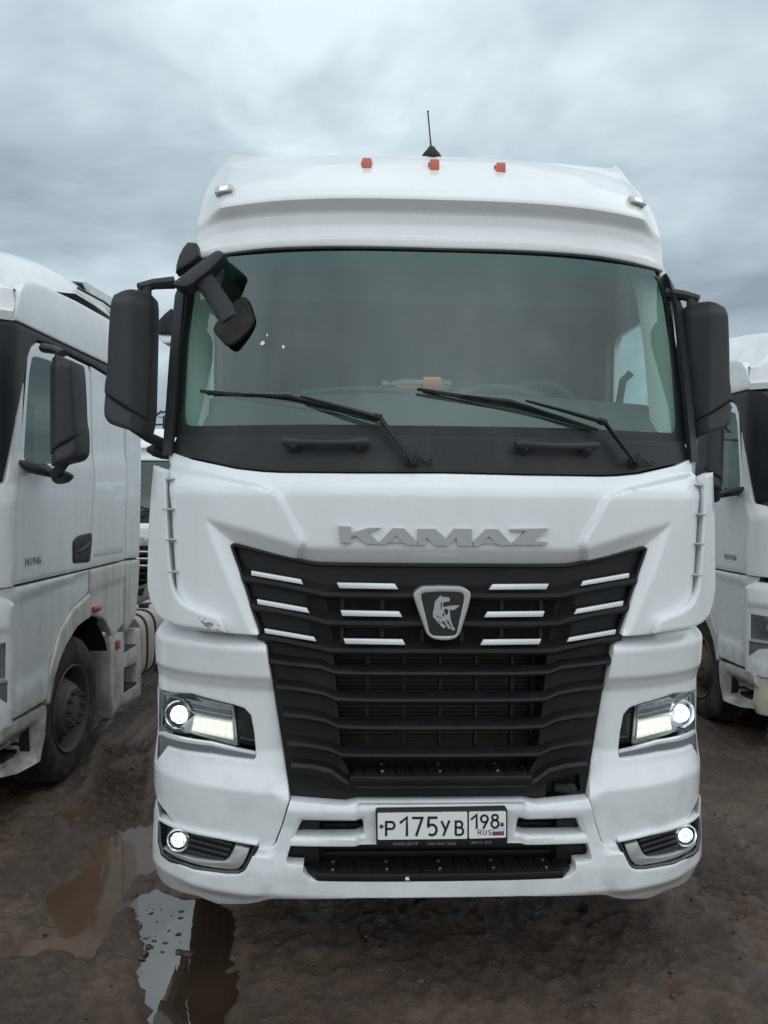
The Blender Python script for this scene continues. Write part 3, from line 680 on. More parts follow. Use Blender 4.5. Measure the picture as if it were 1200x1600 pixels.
    for k, s in enumerate(SL):
        hp = Us(s, y_gr); hp[-1] = (0, hp[-2][1]); hp = resample(hp, .05, False); full = [(a, z) for a, z in hp] + [(-a, z) for a, z in hp[-2::-1]]
        if k < 3: prof = [(.045, .040), (.006, .014), (-.014, .004), (-.016, -.012), (-.008, -.024), (.05, -.034)]
        else: prof = [(.034, .026), (.006, .015), (-.010, .006), (-.013, -.006), (-.006, -.016), (.034, -.020)]
        rows = [[(a, float(y_gr(a, z)) + dy, z + dz * (1 if k < 3 or abs(a) > .50 else .90)) for dy, dz in prof] for a, z in full]
        mb = MB(); mb.loft(rows, closed=True); mb.obj('slat', 'grille_plastic', G, 14)
    s = Us([(455, 1196), (490, 1199), (518, 1206), (538, 1221), (560, 1229), (690, 1229)], y_gr); s[-1] = (0, s[-2][1]); full = s + [(-a, z) for a, z in s[-2::-1]]
    mb = MB(); mb.loft([[(a, float(y_gr(a, z)) + dy, z + dz) for dy, dz in ((.05, .03), (-.004, .012), (-.012, -.002), (-.010, -.03), (.05, -.035))] for a, z in full], closed=True); mb.obj('slat', 'grille_plastic', G, 14)
    # upright dividers, radiator behind
    for k in range(-2, 3):
        mb = MB(); mb.box((k * .152 - .006, .13, .95), (k * .152 + .006, .17, 1.385)); mb.obj('divider', 'grille_plastic', G, 0)
    for k in (-2.5, -1.5, -.5, .5, 1.5, 2.5):
        mb = MB(); mb.box((k * .165 - .008, .088, 1.41), (k * .165 + .008, .14, 1.635)); mb.obj('divider', 'grille_plastic', G, 0)
    mb = MB()
    for x0, x1, z0, z1 in ((-.56, .56, 1.535, 1.63), (-.54, .54, 1.412, 1.505)):
        r, hx, hz = .0052, .0122, .0106; j = 0; z = z0
        while z < z1:
            x = x0 + (hx / 2 if j % 2 else 0)
            while x < x1:
                v = []
                for rr, yy in ((r, .098), (r * 1.26, .098), (r, .108)):
                    v += [(x + rr * math.cos(math.pi / 6 + q * math.pi / 3), yy, z + rr * math.sin(math.pi / 6 + q * math.pi / 3)) for q in range(6)]
                mb.add(v, [(q, (q + 1) % 6, 6 + (q + 1) % 6, 6 + q) for q in range(6)] + [(q, 12 + q, 12 + (q + 1) % 6, (q + 1) % 6) for q in range(6)]); x += hx
            z += hz; j += 1
    hm = mb.obj('honeycomb_mesh', 'grille_plastic', G, 0); hm['kind'] = 'stuff'
    mb = MB(); mb.box((-.62, .30, .80), (.62, .34, 1.75)); rad = mb.obj('radiator', 'radiator', T, 0)
    mb = MB()
    for z in np.arange(.96, 1.44, .0165): mb.box((-.56, .286, z), (.56, .298, z + .007))
    q = mb.obj('radiator_fins', 'radiator_tube', rad, 0); q['kind'] = 'stuff'
    mb = MB(); mb.tube([(.42, .24, .95), (.42, .24, 1.45)], .016, 10); mb.tube([(.455, .24, .95), (.455, .24, 1.45)], .012, 10); mb.obj('coolant_hose', 'dark_rubber', T, 50)
    # silver bars on the upper slats
    Q = lambda p: [(200 + a / 2.4, 680 + b / 2.4) for a, b in p]
    BARS = [[(462, 508), (648, 541), (657, 560), (462, 526)], [(483, 615), (670, 648), (681, 668), (486, 634)], [(511, 725), (697, 757), (707, 774), (514, 743)],
            [(783, 553), (1000, 557), (1014, 578), (793, 574)], [(797, 657), (1017, 661), (1029, 682), (804, 678)], [(808, 763), (1030, 766), (1041, 787), (815, 783)]]
    for b in BARS: flat_shape('silver_bar', G, 'silver_trim', [Q(b)], lambda X, Z: y_gr(X, Z) - .020, .014, both=True, bevel=.002)
    # emblem
    Z6 = lambda p: [(620 + a / 8.571, 890 + b / 8.571) for a, b in p]
    eo = Z6([(340, 230), (600, 222), (870, 230), (940, 262), (992, 305), (990, 380), (950, 540), (850, 860), (800, 920), (720, 945), (640, 952), (560, 945), (480, 930), (400, 870), (300, 590), (225, 370), (222, 325), (280, 268)])
    ei = Z6([(385, 312), (600, 300), (850, 308), (890, 330), (900, 370), (895, 430), (800, 860), (780, 880), (740, 888), (630, 892), (500, 888), (465, 872), (440, 840), (332, 390), (330, 350), (345, 325)])
    E3 = lambda p, y: [tuple(PY(u, v, y)[[0, 2]]) for u, v in p]
    a, b, d, f = panel_mesh(rounded(E3(eo, .018), .012), [rounded(E3(ei, .018), .006)], lambda X, Z: .018 + 0 * X, step=.006, thick=.05, rim=.0045)
    em = mesh_obj('emblem', np.stack([a, d, b], 1), f, 'matt_silver', T, 40)
    flat_shape('emblem_shield', em, 'plate_black', [ei], .0235, .03)
    horse = [(588, 340), (602, 365), (645, 368), (690, 372), (712, 390), (710, 410), (695, 432), (670, 428), (640, 436), (618, 446), (617, 497), (662, 499), (700, 488), (770, 480), (842, 482), (812, 508), (785, 530), (755, 542), (708, 540), (712, 580), (718, 650), (735, 715), (755, 760), (779, 795), (772, 813), (742, 813), (728, 790), (738, 780), (716, 735), (694, 690), (684, 665), (676, 690), (700, 745), (728, 785), (716, 797), (688, 788), (664, 748), (640, 705), (618, 690), (596, 690), (612, 722), (640, 742), (656, 764), (640, 783), (615, 778), (590, 748), (556, 716), (532, 690), (522, 668), (490, 640), (482, 590), (488, 545), (500, 520), (508, 440), (530, 405), (562, 375)]
    flat_shape('emblem_horse', em, 'badge_silver', [Z6(horse)], .0200, .004)
    cuts = [[(590, 432), (603, 436), (600, 532), (586, 530)], [(530, 605), (548, 625), (570, 640), (600, 640), (595, 650), (560, 646), (532, 628)], [(600, 588), (632, 588), (640, 612), (612, 634), (618, 606)], [(628, 545), (660, 518), (684, 535), (690, 575), (668, 612), (652, 600)], [(650, 672), (664, 680), (688, 728), (680, 730)], [(548, 682), (560, 680), (590, 728), (580, 728)], [(622, 378), (634, 380), (630, 388)]]
    flat_shape('emblem_relief', em, 'plate_black', [Z6(c) for c in cuts], .0194, .0008)
    # upper step behind the grille opening and its tread
    def tread(name, z, y0, y1, x0, x1, nx, ny, bolts, front):
        m = MB(); fx = np.linspace(-x0, x0, 25); yb_ = lambda x: y0 + .9 * float(bow(x)); pl = [(x, yb_(x) + .05 * max(0, abs(x) / x0 - .94) / .06 * (front < .033), z) for x in fx] + [(x1, y1, z), (-x1, y1, z)]; m.prism(pl, (0, 0, -front)); st = m.obj(name, 'grille_plastic', T, 30, .004)
        t = MB(); dx = 2 * x0 / nx; dy = (y1 - y0 - .03) / ny
        for i in range(nx):
            for j in range(ny):
                cx_, cy_ = -x0 + dx * (i + .5), y0 + .022 + dy * (j + .5) + .8 * float(bow(-x0 + dx * (i + .5))); lim = x0 + (x1 - x0) * (cy_ - y0) / (y1 - y0)
                if abs(cx_) + dx * .4 < lim and cy_ < y1 - .01 and (i + 1) % 4: t.box((cx_ - dx * .42, cy_ - dy * .30, z - .001), (cx_ + dx * .42, cy_ + dy * .30, z + .005))
        tr = t.obj('tread_ribs', 'grille_plastic', st, 0); tr['kind'] = 'stuff'
        for bx in bolts:
            for by in ((.3, .75) if ny > 4 else (.5,)):
                b = MB(); b.lathe([(-.002, .008), (.006, .007), (.0062, 0)], (bx, y0 + (y1 - y0) * by, z + .003), 'z', 8); b.obj('bolt', 'rim_metal' if by > .5 else 'chrome', st, 30)
        return st
    tread('upper_step', .875, .035, .215, .375, .345, 46, 5, (-.24, 0, .24), .035)
    # sensor in the grille corner
    p = PY(890, 1231, .14); mb = MB(); mb.tube([p + [-.06, .01, 0], p + [.0, -.012, 0]], .021, 16); mb.tube([p + [-.0, .03, 0], p + [0, -.02, 0]], [.028, .026], 16); mb.obj('sensor', 'dark_rubber', T, 40)
    mb = MB(); mb.box((p[0] - .14, .17, p[2] - .07), (p[0] + .08, .18, p[2] + .08)); mb.obj('sensor_housing', 'grille_plastic', T, 0)
    # ---------------- bumper corners with headlights
    bo = Us([(258, 971), (330, 985), (408, 993), (416, 1010), (432, 1110), (452, 1250), (440, 1290), (429, 1318), (424, 1323), (416, 1324), (402, 1321), (345, 1310), (285, 1297), (249, 1281)], y_bc0)
    bo = [(1.20, 1.475), (1.0, 1.47)] + bo[2:] 
    bo = bo[:-1] + [(1.235, .655), (1.262, .70), (1.266, .80), (1.262, .86), (1.252, .93), (1.25, 1.0), (1.25, 1.22), (1.258, 1.30), (1.262, 1.37), (1.245, 1.41)]
    bo = bo[::-1]
    def y_hl(X, Z): return .03 + bow(X) + .055 + 0 * Z
    hl = Us([(243.5, 1068), (300, 1084), (364, 1101), (382, 1107), (392, 1118), (397, 1145), (400, 1177), (399, 1184), (396, 1186.5), (331, 1177.5), (262, 1165.5), (246, 1180), (242.8, 1174)], y_hl)
    hl[0] = (min(hl[0][0], 1.243), hl[0][1]); hl[-1] = (1.243, hl[-1][1]); hl[-2] = (min(hl[-2][0], 1.238), hl[-2][1])
    bc, bcm = front_panel('bumper_corner', T, WP, bo, [hl], y_bc, both=True, step=.0115, thick=.03, rim=.006, back=lambda a, b, d: (max(d + .03, .95) if (a > 1.225 and not inside(np.array([a * .97]), np.array([b]), hl)[0] and pdist(np.array([a]), np.array([b]), hl, True)[0] > .004) else d + .05))
    def lampset(parent):
        s = Us([(244.5, 1069), (300, 1085), (364, 1102), (382, 1108), (391.5, 1119), (396.5, 1145), (399.5, 1174), (246, 1137)], y_hl)
        hs = front_panel('headlight', parent, 'glossy_black', [(min(a, 1.243), z) for a, z in s[::-1]], [], lambda X, Z: y_hl(X, Z) + .070, step=.03, thick=.02, rim=0)
        yl = lambda X, Z: y_hl(X, Z) + .055
        flat_shape('headlight_bowl', hs, 'lamp_silver', [[(246, 1073), (266, 1079), (288, 1086), (330, 1096), (366, 1104), (371, 1164), (330, 1153), (297, 1145), (280, 1141), (247, 1134)]], yl, .01)
        z5 = lambda p: [(230 + a / 6.316, 1050 + b / 6.316) for a, b in p]
        for k in range(4):
            t0 = k / 4; o = 30 * k
            flat_shape('reflector_rib', hs, 'reflector' if k % 2 == 0 else 'grey_trim', [z5([(425 + k * 12, 290 + o), (832, 362 + o), (830, 385 + o), (435 + k * 12, 312 + o)])], lambda X, Z, k=k: y_hl(X, Z) + .040 + .004 * (k % 2), .01)
        for pl in ([(130, 185), (250, 235), (360, 270), (400, 320), (440, 380), (480, 405), (830, 470), (830, 478), (475, 415), (425, 385), (385, 325), (345, 282), (240, 248), (130, 200)], [(380, 265), (830, 352), (830, 362), (385, 278)], [(835, 352), (848, 355), (872, 690), (858, 690)], [(112, 175), (122, 178), (128, 520), (116, 516)], [(116, 516), (300, 560), (300, 575), (112, 528)]):
            flat_shape('chrome_edge', hs, 'chrome', [z5(pl)], lambda X, Z: y_hl(X, Z) + .030, .006)
        c = U(281, 1116, yl); yc = float(yl(*[np.array([q]) for q in c])[0]); ctr = (-c[0], yc - .0, c[1])
        m = MB(); m.lathe([(.02, .062), (-.012, .066), (-.016, .060), (-.006, .056)], ctr, 'y', 28); m.obj('lamp_ring', 'chrome', hs, 40)
        m = MB(); m.lathe([(-.004, .041), (-.014, .037), (-.023, .027), (-.028, .013), (-.029, 0.001)], ctr, 'y', 28); m.obj('low_beam', 'low_beam', hs, 60)
        # daytime light block, two rows of six
        A, B, C_, D = [np.array(q) for q in z5([(462, 440), (835, 500), (848, 668), (434, 582)])]
        bl = lambda s_, t: tuple((A * (1 - s_) + B * s_) * (1 - t) + (D * (1 - s_) + C_ * s_) * t)
        flat_shape('light_block', hs, 'day_light_base', [[bl(0, 0), bl(1, 0), bl(1, 1), bl(0, 1)]], lambda X, Z: y_hl(X, Z) + .036, .02)
        for r in range(2):
            for k in range(6):
                s0, s1, t0, t1 = (k + .16) / 6, (k + .86) / 6, .10 + r * .46, .42 + r * .46
                poly = [bl(s0 + .02, t0), bl(s1 + .01, t0), bl(s1, (t0 + t1) / 2), bl(s1 - .03, t1), bl(s0 - .0, t1), bl(s0, (t0 + t1) / 2)]
                flat_shape('light_segment', hs, 'day_light', [poly], lambda X, Z: y_hl(X, Z) + .031, .004)
        ln = Us([(244.2, 1068.5), (300, 1085), (363, 1102), (368, 1130), (372.5, 1167), (298, 1146.5), (246, 1135.5)], y_hl)
        front_panel('headlight_lens', hs, 'lamp_glass', [(min(a, 1.242), z) for a, z in ln[::-1]], [], lambda X, Z: y_hl(X, Z) + .004, step=.03, thick=.03, rim=.003)
        return hs
    def trimset(parent):
        t = Us([(245, 1139), (256, 1143.5), (330, 1160), (400, 1175.5), (399, 1179), (330, 1165), (254, 1149), (245, 1143)], y_hl); t = [(min(a, 1.242), z) for a, z in t[::-1]]
        o1 = front_panel('headlight_trim', parent, 'silver_trim', t, [], lambda X, Z: y_hl(X, Z) - .004, step=.02, thick=.02, rim=.0015)
        t = Us([(245, 1144), (254, 1150), (330, 1166), (399, 1180), (398.5, 1184), (395, 1186), (331, 1177), (261.5, 1165), (246, 1178), (243.5, 1172)], y_hl); t = [(min(a, 1.242), z) for a, z in t[::-1]]
        front_panel('headlight_trim', parent, 'grey_trim', t, [], lambda X, Z: y_hl(X, Z) + .004, step=.02, thick=.02, rim=.0015)
    before = set(bpy.data.objects)
    L1 = lampset(T); trimset(T)
    made = [o for o in bpy.data.objects if o not in before]
    # built for the +X side by their outlines or the -X side by their pixels: bring all to -X, then mirror
    for o in made:
        if o.name.split('.')[0] in ('headlight', 'headlight_lens', 'headlight_trim'): o.data.transform(Matrix.Diagonal((-1, 1, 1, 1))); o.data.flip_normals()
    R1 = mirror_obj(L1)
    for o in made:
        if o is L1: continue
        mirror_obj(o, R1 if o.parent is L1 else T)
    # ---------------- lower bumper
    lt = Us([(690, 1254), (561, 1254), (541, 1259), (533, 1259), (453, 1252), (442, 1290), (431, 1320), (425, 1325), (416, 1326.5)], y_lb)
    fogh = Us([(402, 1322.5), (385, 1356), (380, 1361), (373, 1364), (355, 1364), (305, 1357.5), (265, 1343), (255, 1335), (250, 1315), (249, 1283), (285, 1299), (345, 1312)], y_lb)
    right = [(1.232, .66), (1.250, .60), (1.254, .47), (1.254, .38), (1.250, .325), (1.240, .292), (1.218, .275), (1.17, .273), (1.10, .283), (1.02, .296)]
    botm = Us([(340, 1413), (385, 1413), (405, 1410), (418, 1406), (430, 1405), (560, 1404), (690, 1403)], y_lb)
    lo = sym(lt + Us([(402, 1322.5), (345, 1313), (285, 1300), (249, 1284)], y_lb)[:0] + [(lt[-1][0] + .04, lt[-1][1] + .003)] + [(fogh[0][0], fogh[0][1] + .012), (fogh[-1][0], fogh[-1][1] + .014), (fogh[-2][0], fogh[-2][1] + .014), (fogh[-3][0], fogh[-3][1] + .012)] + right + botm)
    slot = Us([(461, 1307), (470, 1288), (474, 1283.5), (565, 1285), (567, 1288), (569, 1306), (566, 1308), (463, 1308.5)], y_lb)
    lowo = Us([(690, 1323), (576, 1323), (454, 1322.5), (447, 1345), (449, 1350), (455, 1351), (474, 1352), (474, 1365), (482, 1372), (492, 1375.5), (690, 1375)], y_lb)
    lowh = sym([(0, lowo[1][1])] + lowo[1:-1] + [(0, lowo[-1][1])])
    plh = sym([(0, .80), (0.0, .80)])[:0]
    holes = [fogh, [(-a, z) for a, z in fogh], slot, [(-a, z) for a, z in slot], lowh]
    slc = Us([(452, 1313), (466, 1279), (570, 1281), (574, 1312)], y_lb)
    pcx = Us([(580, 1256), (580, 1322)], y_lb)
    def y_lb2(X, Z):
        X = np.abs(np.asarray(X, float)); Z = np.asarray(Z, float) + 0 * X; y = y_lb(X, Z)
        d = np.where(inside(X, Z, slc), pdist(X, Z, slc, True), 0); y = y + np.minimum(d * 1.0, .02)
        dl = pdist(X, Z, lowh, True); y = y + .0 * dl
        # raised corner shoulders beside the recessed number-plate bay
        y = y + .020 * smooth(.355, .325, X) * smooth(.57, .60, Z) * smooth(.772, .755, Z)
        cr = [(1.3, .355), (.80, .352), (.74, .37), (.70, .43), (.695, .54)]; d2 = pdist(X, Z, cr); s2 = np.where(inside(X, Z, cr + [(1.3, .54)]), 1, -1) * d2
        return y - .016 * smooth(-.03, .03, s2) * smooth(1.15, 1.0, X)
    LB = front_panel('lower_bumper', T, WP, lo, holes, y_lb2, step=.0115, thick=.045, rim=.005, back=lambda a, b, d: (max(d + .03, .9) if abs(a) > 1.21 and b > .36 else d + .06))
    # dark backing, inner plates and lower step
    mb = MB(); mb.box((-.80, .20, .40), (.80, .22, .86)); mb.box((-.95, .24, .36), (.95, .60, .38)); mb.obj('bumper_backing', 'plate_black', T, 0)
    for s in (-1, 1):
        mb = MB(); mb.box((s * .70 if s < 0 else .50, .125, .44), (-.50 if s < 0 else .70, .135, .74)); mb.obj('bumper_inner_plate', 'grille_plastic', T, 0)
    for z in (.47, .50, .53, .56, .62, .65):
        mb = MB(); mb.box((-.48, .165, z), (.48, .18, z + .010)); mb.obj('bumper_inner_bar', 'plate_black', T, 0)
    st = tread('lower_step', .486, .012, .150, .548, .545, 64, 5, (-.44, -.22, 0.0, .22, .44), .032)
    flat_shape('bird_dropping', st, 'bird_white', [[(633, 1372), (635, 1370), (637, 1371), (639, 1370), (639, 1373), (640, 1376), (637, 1375), (634, 1376)]], .012, .005)
    # fog lamps
    def fog(parent):
        k = [(a * -1, z) for a, z in fogh]
        fh = front_panel('fog_lamp', parent, 'glossy_black', fogh, [], lambda X, Z: y_lb(X, Z) + .030, step=.03, thick=.02, rim=0); fh.data.transform(Matrix.Diagonal((-1, 1, 1, 1))); fh.data.flip_normals()
        mb = MB(); P = [(-a, float(y_lb(a, z)) + .004, z) for a, z in [fogh[i] for i in range(0, 10)]]; mb.tube(P, [.010] + [.011] * 8 + [.006], 8); mb.obj('fog_border', 'glossy_black', fh, 60)
        for q in range(4):
            y0 = 1303 + q * 9; mb = MB(); P = []
            for u in np.linspace(298 - q * 2, 362 - q * 3, 6): a, z = U(u, y0 + (u - 298) * .26 + 4, y_lb); P.append((-a, float(y_lb(a, z)) + .022, z))
            mb.tube(P, .007, 6); mb.obj('fog_louvre', 'black_plastic', fh, 50)
        w = lambda p: [(225 + a / 5, 1170 + b / 5) for a, b in p]
        flat_shape('fog_trim', fh, 'matt_silver', [w([(715, 755), (825, 780), (800, 850), (770, 905), (735, 940), (680, 946), (560, 932), (450, 915), (350, 888), (250, 850), (190, 815), (145, 782), (158, 770), (230, 808), (300, 835), (400, 858), (520, 874), (610, 880), (640, 876), (668, 850), (690, 810)])], lambda X, Z: y_lb(X, Z) + .006, .025, bevel=.004)
        c = U(278.5, 1313, y_lb); y = float(y_lb(*[np.array([t]) for t in c])[0]); ctr = (-c[0], y + .006, c[1])
        m = MB(); m.lathe([(.03, .050), (-.010, .050), (-.014, .045), (-.004, .041)], ctr, 'y', 24); m.obj('fog_ring', 'reflector', fh, 40)
        m = MB(); m.lathe([(-.002, .033), (-.008, .029), (-.013, .018), (-.015, .001)], ctr, 'y', 24); m.obj('fog_light', 'fog_beam', fh, 60)
        g = mirror_obj(fh)
        for ch in [c_ for c_ in bpy.data.objects if c_.parent == fh]: mirror_obj(ch, g)
    fog(T)
    # ---------------- number plate
    z4 = lambda p: [(560 + a / 4.615, 1240 + b / 4.615) for a, b in p]
    E4 = lambda p, y: [(PY(u, v, y)[0], PY(u, v, y)[2]) for u, v in z4(p)]
    fr = rounded(E4([(124, 122), (1076, 108), (1076, 366), (130, 382)], .010), .012)
    a, b, d, f = panel_mesh(fr, [], lambda X, Z: .010 + 0 * X, step=.03, thick=.05, rim=.003); NP = mesh_obj('number_plate', np.stack([a, d, b], 1), f, 'plate_black', T, 30)
    for pl in ([(138, 140), (785, 131), (785, 325), (140, 333)], [(798, 131), (1064, 127), (1064, 316), (798, 325)]):
        q = rounded(E4(pl, .008), .006); a, b, d, f = panel_mesh(q, [], lambda X, Z: .0075 + 0 * X, step=.05, thick=.003, rim=0); mesh_obj('plate_field', np.stack([a, d, b], 1), f, 'plate_white', NP, 0)
    arc = lambda cx_, cy_, rx, ry, a0, a1, n=10: [(cx_ + rx * math.cos(math.radians(a0 + (a1 - a0) * i / n)), cy_ + ry * math.sin(math.radians(a0 + (a1 - a0) * i / n))) for i in range(n + 1)]
    def glyph(strokes, w, y=.0062):
        mb = MB()
        for s in strokes:
            P = [np.array(p, float) for i, p in enumerate(s) if i == 0 or np.hypot(p[0] - s[i - 1][0], p[1] - s[i - 1][1]) > .5]; L_, R_ = [], []
            for i, p in enumerate(P):
                t0 = P[i] - P[i - 1] if i else P[1] - P[0]; t1 = P[i + 1] - P[i] if i < len(P) - 1 else t0; t0 = t0 / np.linalg.norm(t0); t1 = t1 / np.linalg.norm(t1)
                nrm = np.array([-(t0 + t1)[1], (t0 + t1)[0]]); nrm /= np.linalg.norm(nrm) + 1e-9; k = 1 / max(.6, nrm @ np.array([-t0[1], t0[0]])); L_.append(p + nrm * w / 2 * k); R_.append(p - nrm * w / 2 * k)
            v = [PY(*q, y) for l, r in zip(L_, R_) for q in z4([l, r])]; mb.add(v, [(2 * i, 2 * i + 1, 2 * i + 3, 2 * i + 2) for i in range(len(P) - 1)])
        bm = bmesh.new(); vs = [bm.verts.new(p) for p in mb.v]; fs = [bm.faces.new([vs[i] for i in q]) for q in mb.f]
        r = bmesh.ops.extrude_face_region(bm, geom=fs); bmesh.ops.translate(bm, verts=[e for e in r['geom'] if isinstance(e, bmesh.types.BMVert)], vec=(0, .0008, 0))
        return bm_obj('plate_character', bm, 'plate_black', NP, 0)
    glyph([[(200, 307), (200, 205), (238, 205)] + arc(238, 230, 22, 25, -90, 90) + [(200, 255)]], 17)
    glyph([[(300, 213), (350, 172), (350, 307)]], 18)
    glyph([[(388, 176), (461, 176), (416, 307)]], 18)
    glyph([[(570, 174), (508, 174), (503, 232)] + arc(530, 262, 34, 38, -140, 130, 14)], 18)
    glyph([[(598, 198), (629, 262)], [(657, 194), (612, 305)]], 16)
    glyph([[(702, 299), (702, 201), (730, 201)] + arc(730, 223, 19, 22, -90, 90) + [(702, 245)], [(730, 247)] + arc(732, 272, 24, 26, -90, 90) + [(702, 298)]], 16)
    glyph([[(812, 188), (853, 153), (853, 254)]], 16)
    glyph([arc(909, 182, 25, 25, 0, 360, 20), [(932, 194), (900, 253)]], 15)
    glyph([arc(985, 172, 21, 19, 0, 360, 18), arc(985, 219, 26, 27, 0, 360, 20)], 15)
    glyph([[(863, 299), (863, 264), (878, 264)] + arc(878, 273, 9, 9, -90, 90, 6) + [(863, 282)], [(876, 283), (889, 299)]], 5)
    glyph([[(903, 263), (903, 286)] + arc(913, 286, 10, 11, 180, 0, 8) + [(923, 263)]], 5)
    glyph([arc(949, 272, 10, 8, -30, -180, 6) + [(942, 279), (956, 284)] + arc(948, 288, 10, 9, -10, 150, 6)], 5)
    for k, (mt, y0, y1) in enumerate((('flag_white', 258, 272), ('flag_blue', 272, 285), ('flag_red', 285, 299))): flat_shape('plate_flag', NP, mt, [z4([(970, y0 + 1), (1047, y0 - 1), (1047, y1 - 1), (970, y1 + 1)])], .0066, .001)
    flat_shape('plate_flag', NP, 'plate_black', [z4([(967, 256), (1050, 254), (1050, 301), (967, 303)])], .0071, .0008)
    for q in ((166, 236), (1036, 222)):
        p = PY(*z4([q])[0], .007); m = MB(); m.lathe([(0, .0085), (-.003, .008), (-.0045, .005), (-.0046, 0)], p, 'y', 12); m.obj('plate_screw', 'rim_metal', NP, 40)
    def text(s, u, v, size, y, parent, mat='print_grey', name='plate_text'):
        c = bpy.data.curves.new(name, 'FONT'); c.body = s; c.size = size; c.extrude = .0004; o = bpy.data.objects.new(name, c); COL.objects.link(o)
        dg = bpy.context.evaluated_depsgraph_get(); me = bpy.data.meshes.new_from_object(o.evaluated_get(dg)); bpy.data.objects.remove(o); bpy.data.curves.remove(c)
        q = bpy.data.objects.new(name, me); COL.objects.link(q); q.parent = parent; me.materials.append(MAT[mat]); me.transform(Matrix.Rotation(math.radians(90), 4, 'X')); me.transform(Matrix.Translation(PY(u, v, y))); return q
    text('KAMAZ ЦЕНТР', 614, 1320.5, .0145, .0085, NP); text('Нара Авто Транс', 667, 1320, .0145, .0085, NP); text('(495) 741 33 33', 735, 1318.5, .0135, .0085, NP)
    # ---------------- mirrors
    def mirror(parent):
        o = [(182, 473), (190, 464), (204, 459), (224, 456.5), (239, 457), (245, 464), (246, 500), (243.5, 612), (242.5, 645), (238, 672), (232, 680), (208, 673), (183, 666), (172, 655), (169.5, 640), (170.5, 606), (174.5, 582), (177, 530)]
        o = [(u - 8 if u > 230 else u, v) for u, v in o]; o = spline(o, 4, True); q = [tuple(PY(u, v, .44)[[0, 2]]) for u, v in o]; q = [(-a, b) for a, b in q][::-1]
        xa = np.array([p[0] for p in q]); xm, xM = xa.min(), xa.max()
        edge = lambda Z: 1.222 + .062 * np.clip((2.98 - Z) / .7, 0, 1) * 0 + .075 - .018 * np.clip((2.9 - Z) / .6, 0, 1)
        zlow = lambda X: 2.335 + (X - xm) * .62
        def ym(X, Z):
            t = np.clip((X - xm) / .075, 0, 1); y = .455 - .075 * t - .025 * np.sin(np.clip((X - xm) / (xM - xm), 0, 1) * math.pi)
            d = Z - zlow(X); y = y - .014 * smooth(-.004, .006, d) + .010 * np.exp(-(d / .006) ** 2) - .018 * smooth(.02, -.10, d)
            return y + .02 * smooth(.06, 0, 2.90 - Z)
        h = front_panel('side_mirror', parent, 'mirror_plastic', q, [], ym, step=.009, thick=.14, rim=.014, back=lambda a, b, d: .56, angle=40)
        bm = MB(); cg = np.mean(np.array(q), 0); pts = [(cg[0] + (a - cg[0]) * .93, .555, cg[1] + (b - cg[1]) * .96) for a, b in q]; bm.prism(pts, (0, .004, 0)); bm.obj('mirror_glass', 'sky_mirror', h, 0)
        def X_(p): p = np.array(p); return np.array([-p[0], p[1], p[2]])
        b = MB(); P = [X_(PY(u, v, y)) for u, v, y in ((217, 449.5, .47), (240, 444, .50), (272, 441.5, .53))]
        b.tube(P, [.030, .034, .040], 8, .72); b.tube([X_(PY(228, 449, .48)), X_(PY(228, 462, .48))], .026, 10); b.obj('mirror_arm', 'mirror_plastic', h, 35)
        b = MB(); P = [X_(PY(u, v, y)) for u, v, y in ((208, 668, .47), (232, 683, .52), (262, 697, .60))]; b.tube(P, [.028, .034, .036], 10, .7)
        P = [X_(PY(u, v, y)) for u, v, y in ((230, 702, .62), (240, 703, .62), (252, 704, .64), (275, 706, .70))]; b.tube(P, [.014, .036, .046, .05], 12, .85); b.obj('mirror_arm', 'mirror_plastic', h, 45)
        return h
    mr = mirror(T); ml = mirror_obj(mr)
    for ch in [c for c in bpy.data.objects if c.parent == mr]: mirror_obj(ch, ml)
    mr.location = (-.060, .12, .035)      # driver's mirror sits folded a little further back
    # A-pillar covers
    mb = MB()
    pl = [(1.168, .70, 3.12), (1.180, .68, 3.08), (1.207, .62, 2.95), (1.216, .55, 2.63), (1.222, .46, 2.19)]
    pi = [(1.142, .65, 3.12), (1.150, .625, 3.08), (1.166, .575, 2.95), (1.175, .505, 2.63), (1.181, .415, 2.19)]
    mb.loft([[np.array(a) + [.012, .02, 0], np.array(a) + [.012, -.010, 0], np.array(b) + [.002, -.012, 0], np.array(b) + [0, .03, 0]] for a, b in zip(pl, pi)], closed=True)
    a_ = mb.obj('pillar_cover', 'mirror_plastic', T, 30); mirror_obj(a_)
    # kerb mirror over the passenger corner
    z7 = lambda p: [(160 + a / 4.2857, 360 + b / 4.2857) for a, b in p]
    def blob(name, mat, px, y0, t, parent, tilt=(0, 0), rim=.012, step=.012):
        q = [tuple(PY(u, v, y0)[[0, 2]]) for u, v in px]; ar = sum(q[i][0] * q[(i + 1) % len(q)][1] - q[(i + 1) % len(q)][0] * q[i][1] for i in range(len(q)))
        if ar < 0: q = q[::-1]
        c = np.mean(np.array(q), 0); a, b, d, f = panel_mesh(q, [], lambda X, Z: y0 + tilt[0] * (X - c[0]) + tilt[1] * (Z - c[1]), step=step, thick=t, rim=rim)
        return mesh_obj(name, np.stack([a, d, b], 1), f, mat, parent, 40)
    KM = blob('kerb_mirror', 'mirror_plastic', spline(z7([(473, 345), (520, 300), (600, 230), (680, 165), (755, 112), (800, 130), (815, 152), (790, 190), (720, 268), (650, 330), (585, 384), (520, 388), (478, 370)]), 3, True), .40, .10, T, (-.10, .35), .02)
    blob('mirror_bracket', 'mirror_plastic', z7([(497, 290), (498, 240), (512, 170), (535, 110), (562, 68), (600, 64), (622, 68), (630, 110), (646, 160), (590, 220), (535, 265)]), .50, .07, KM, (.3, .2), .015)
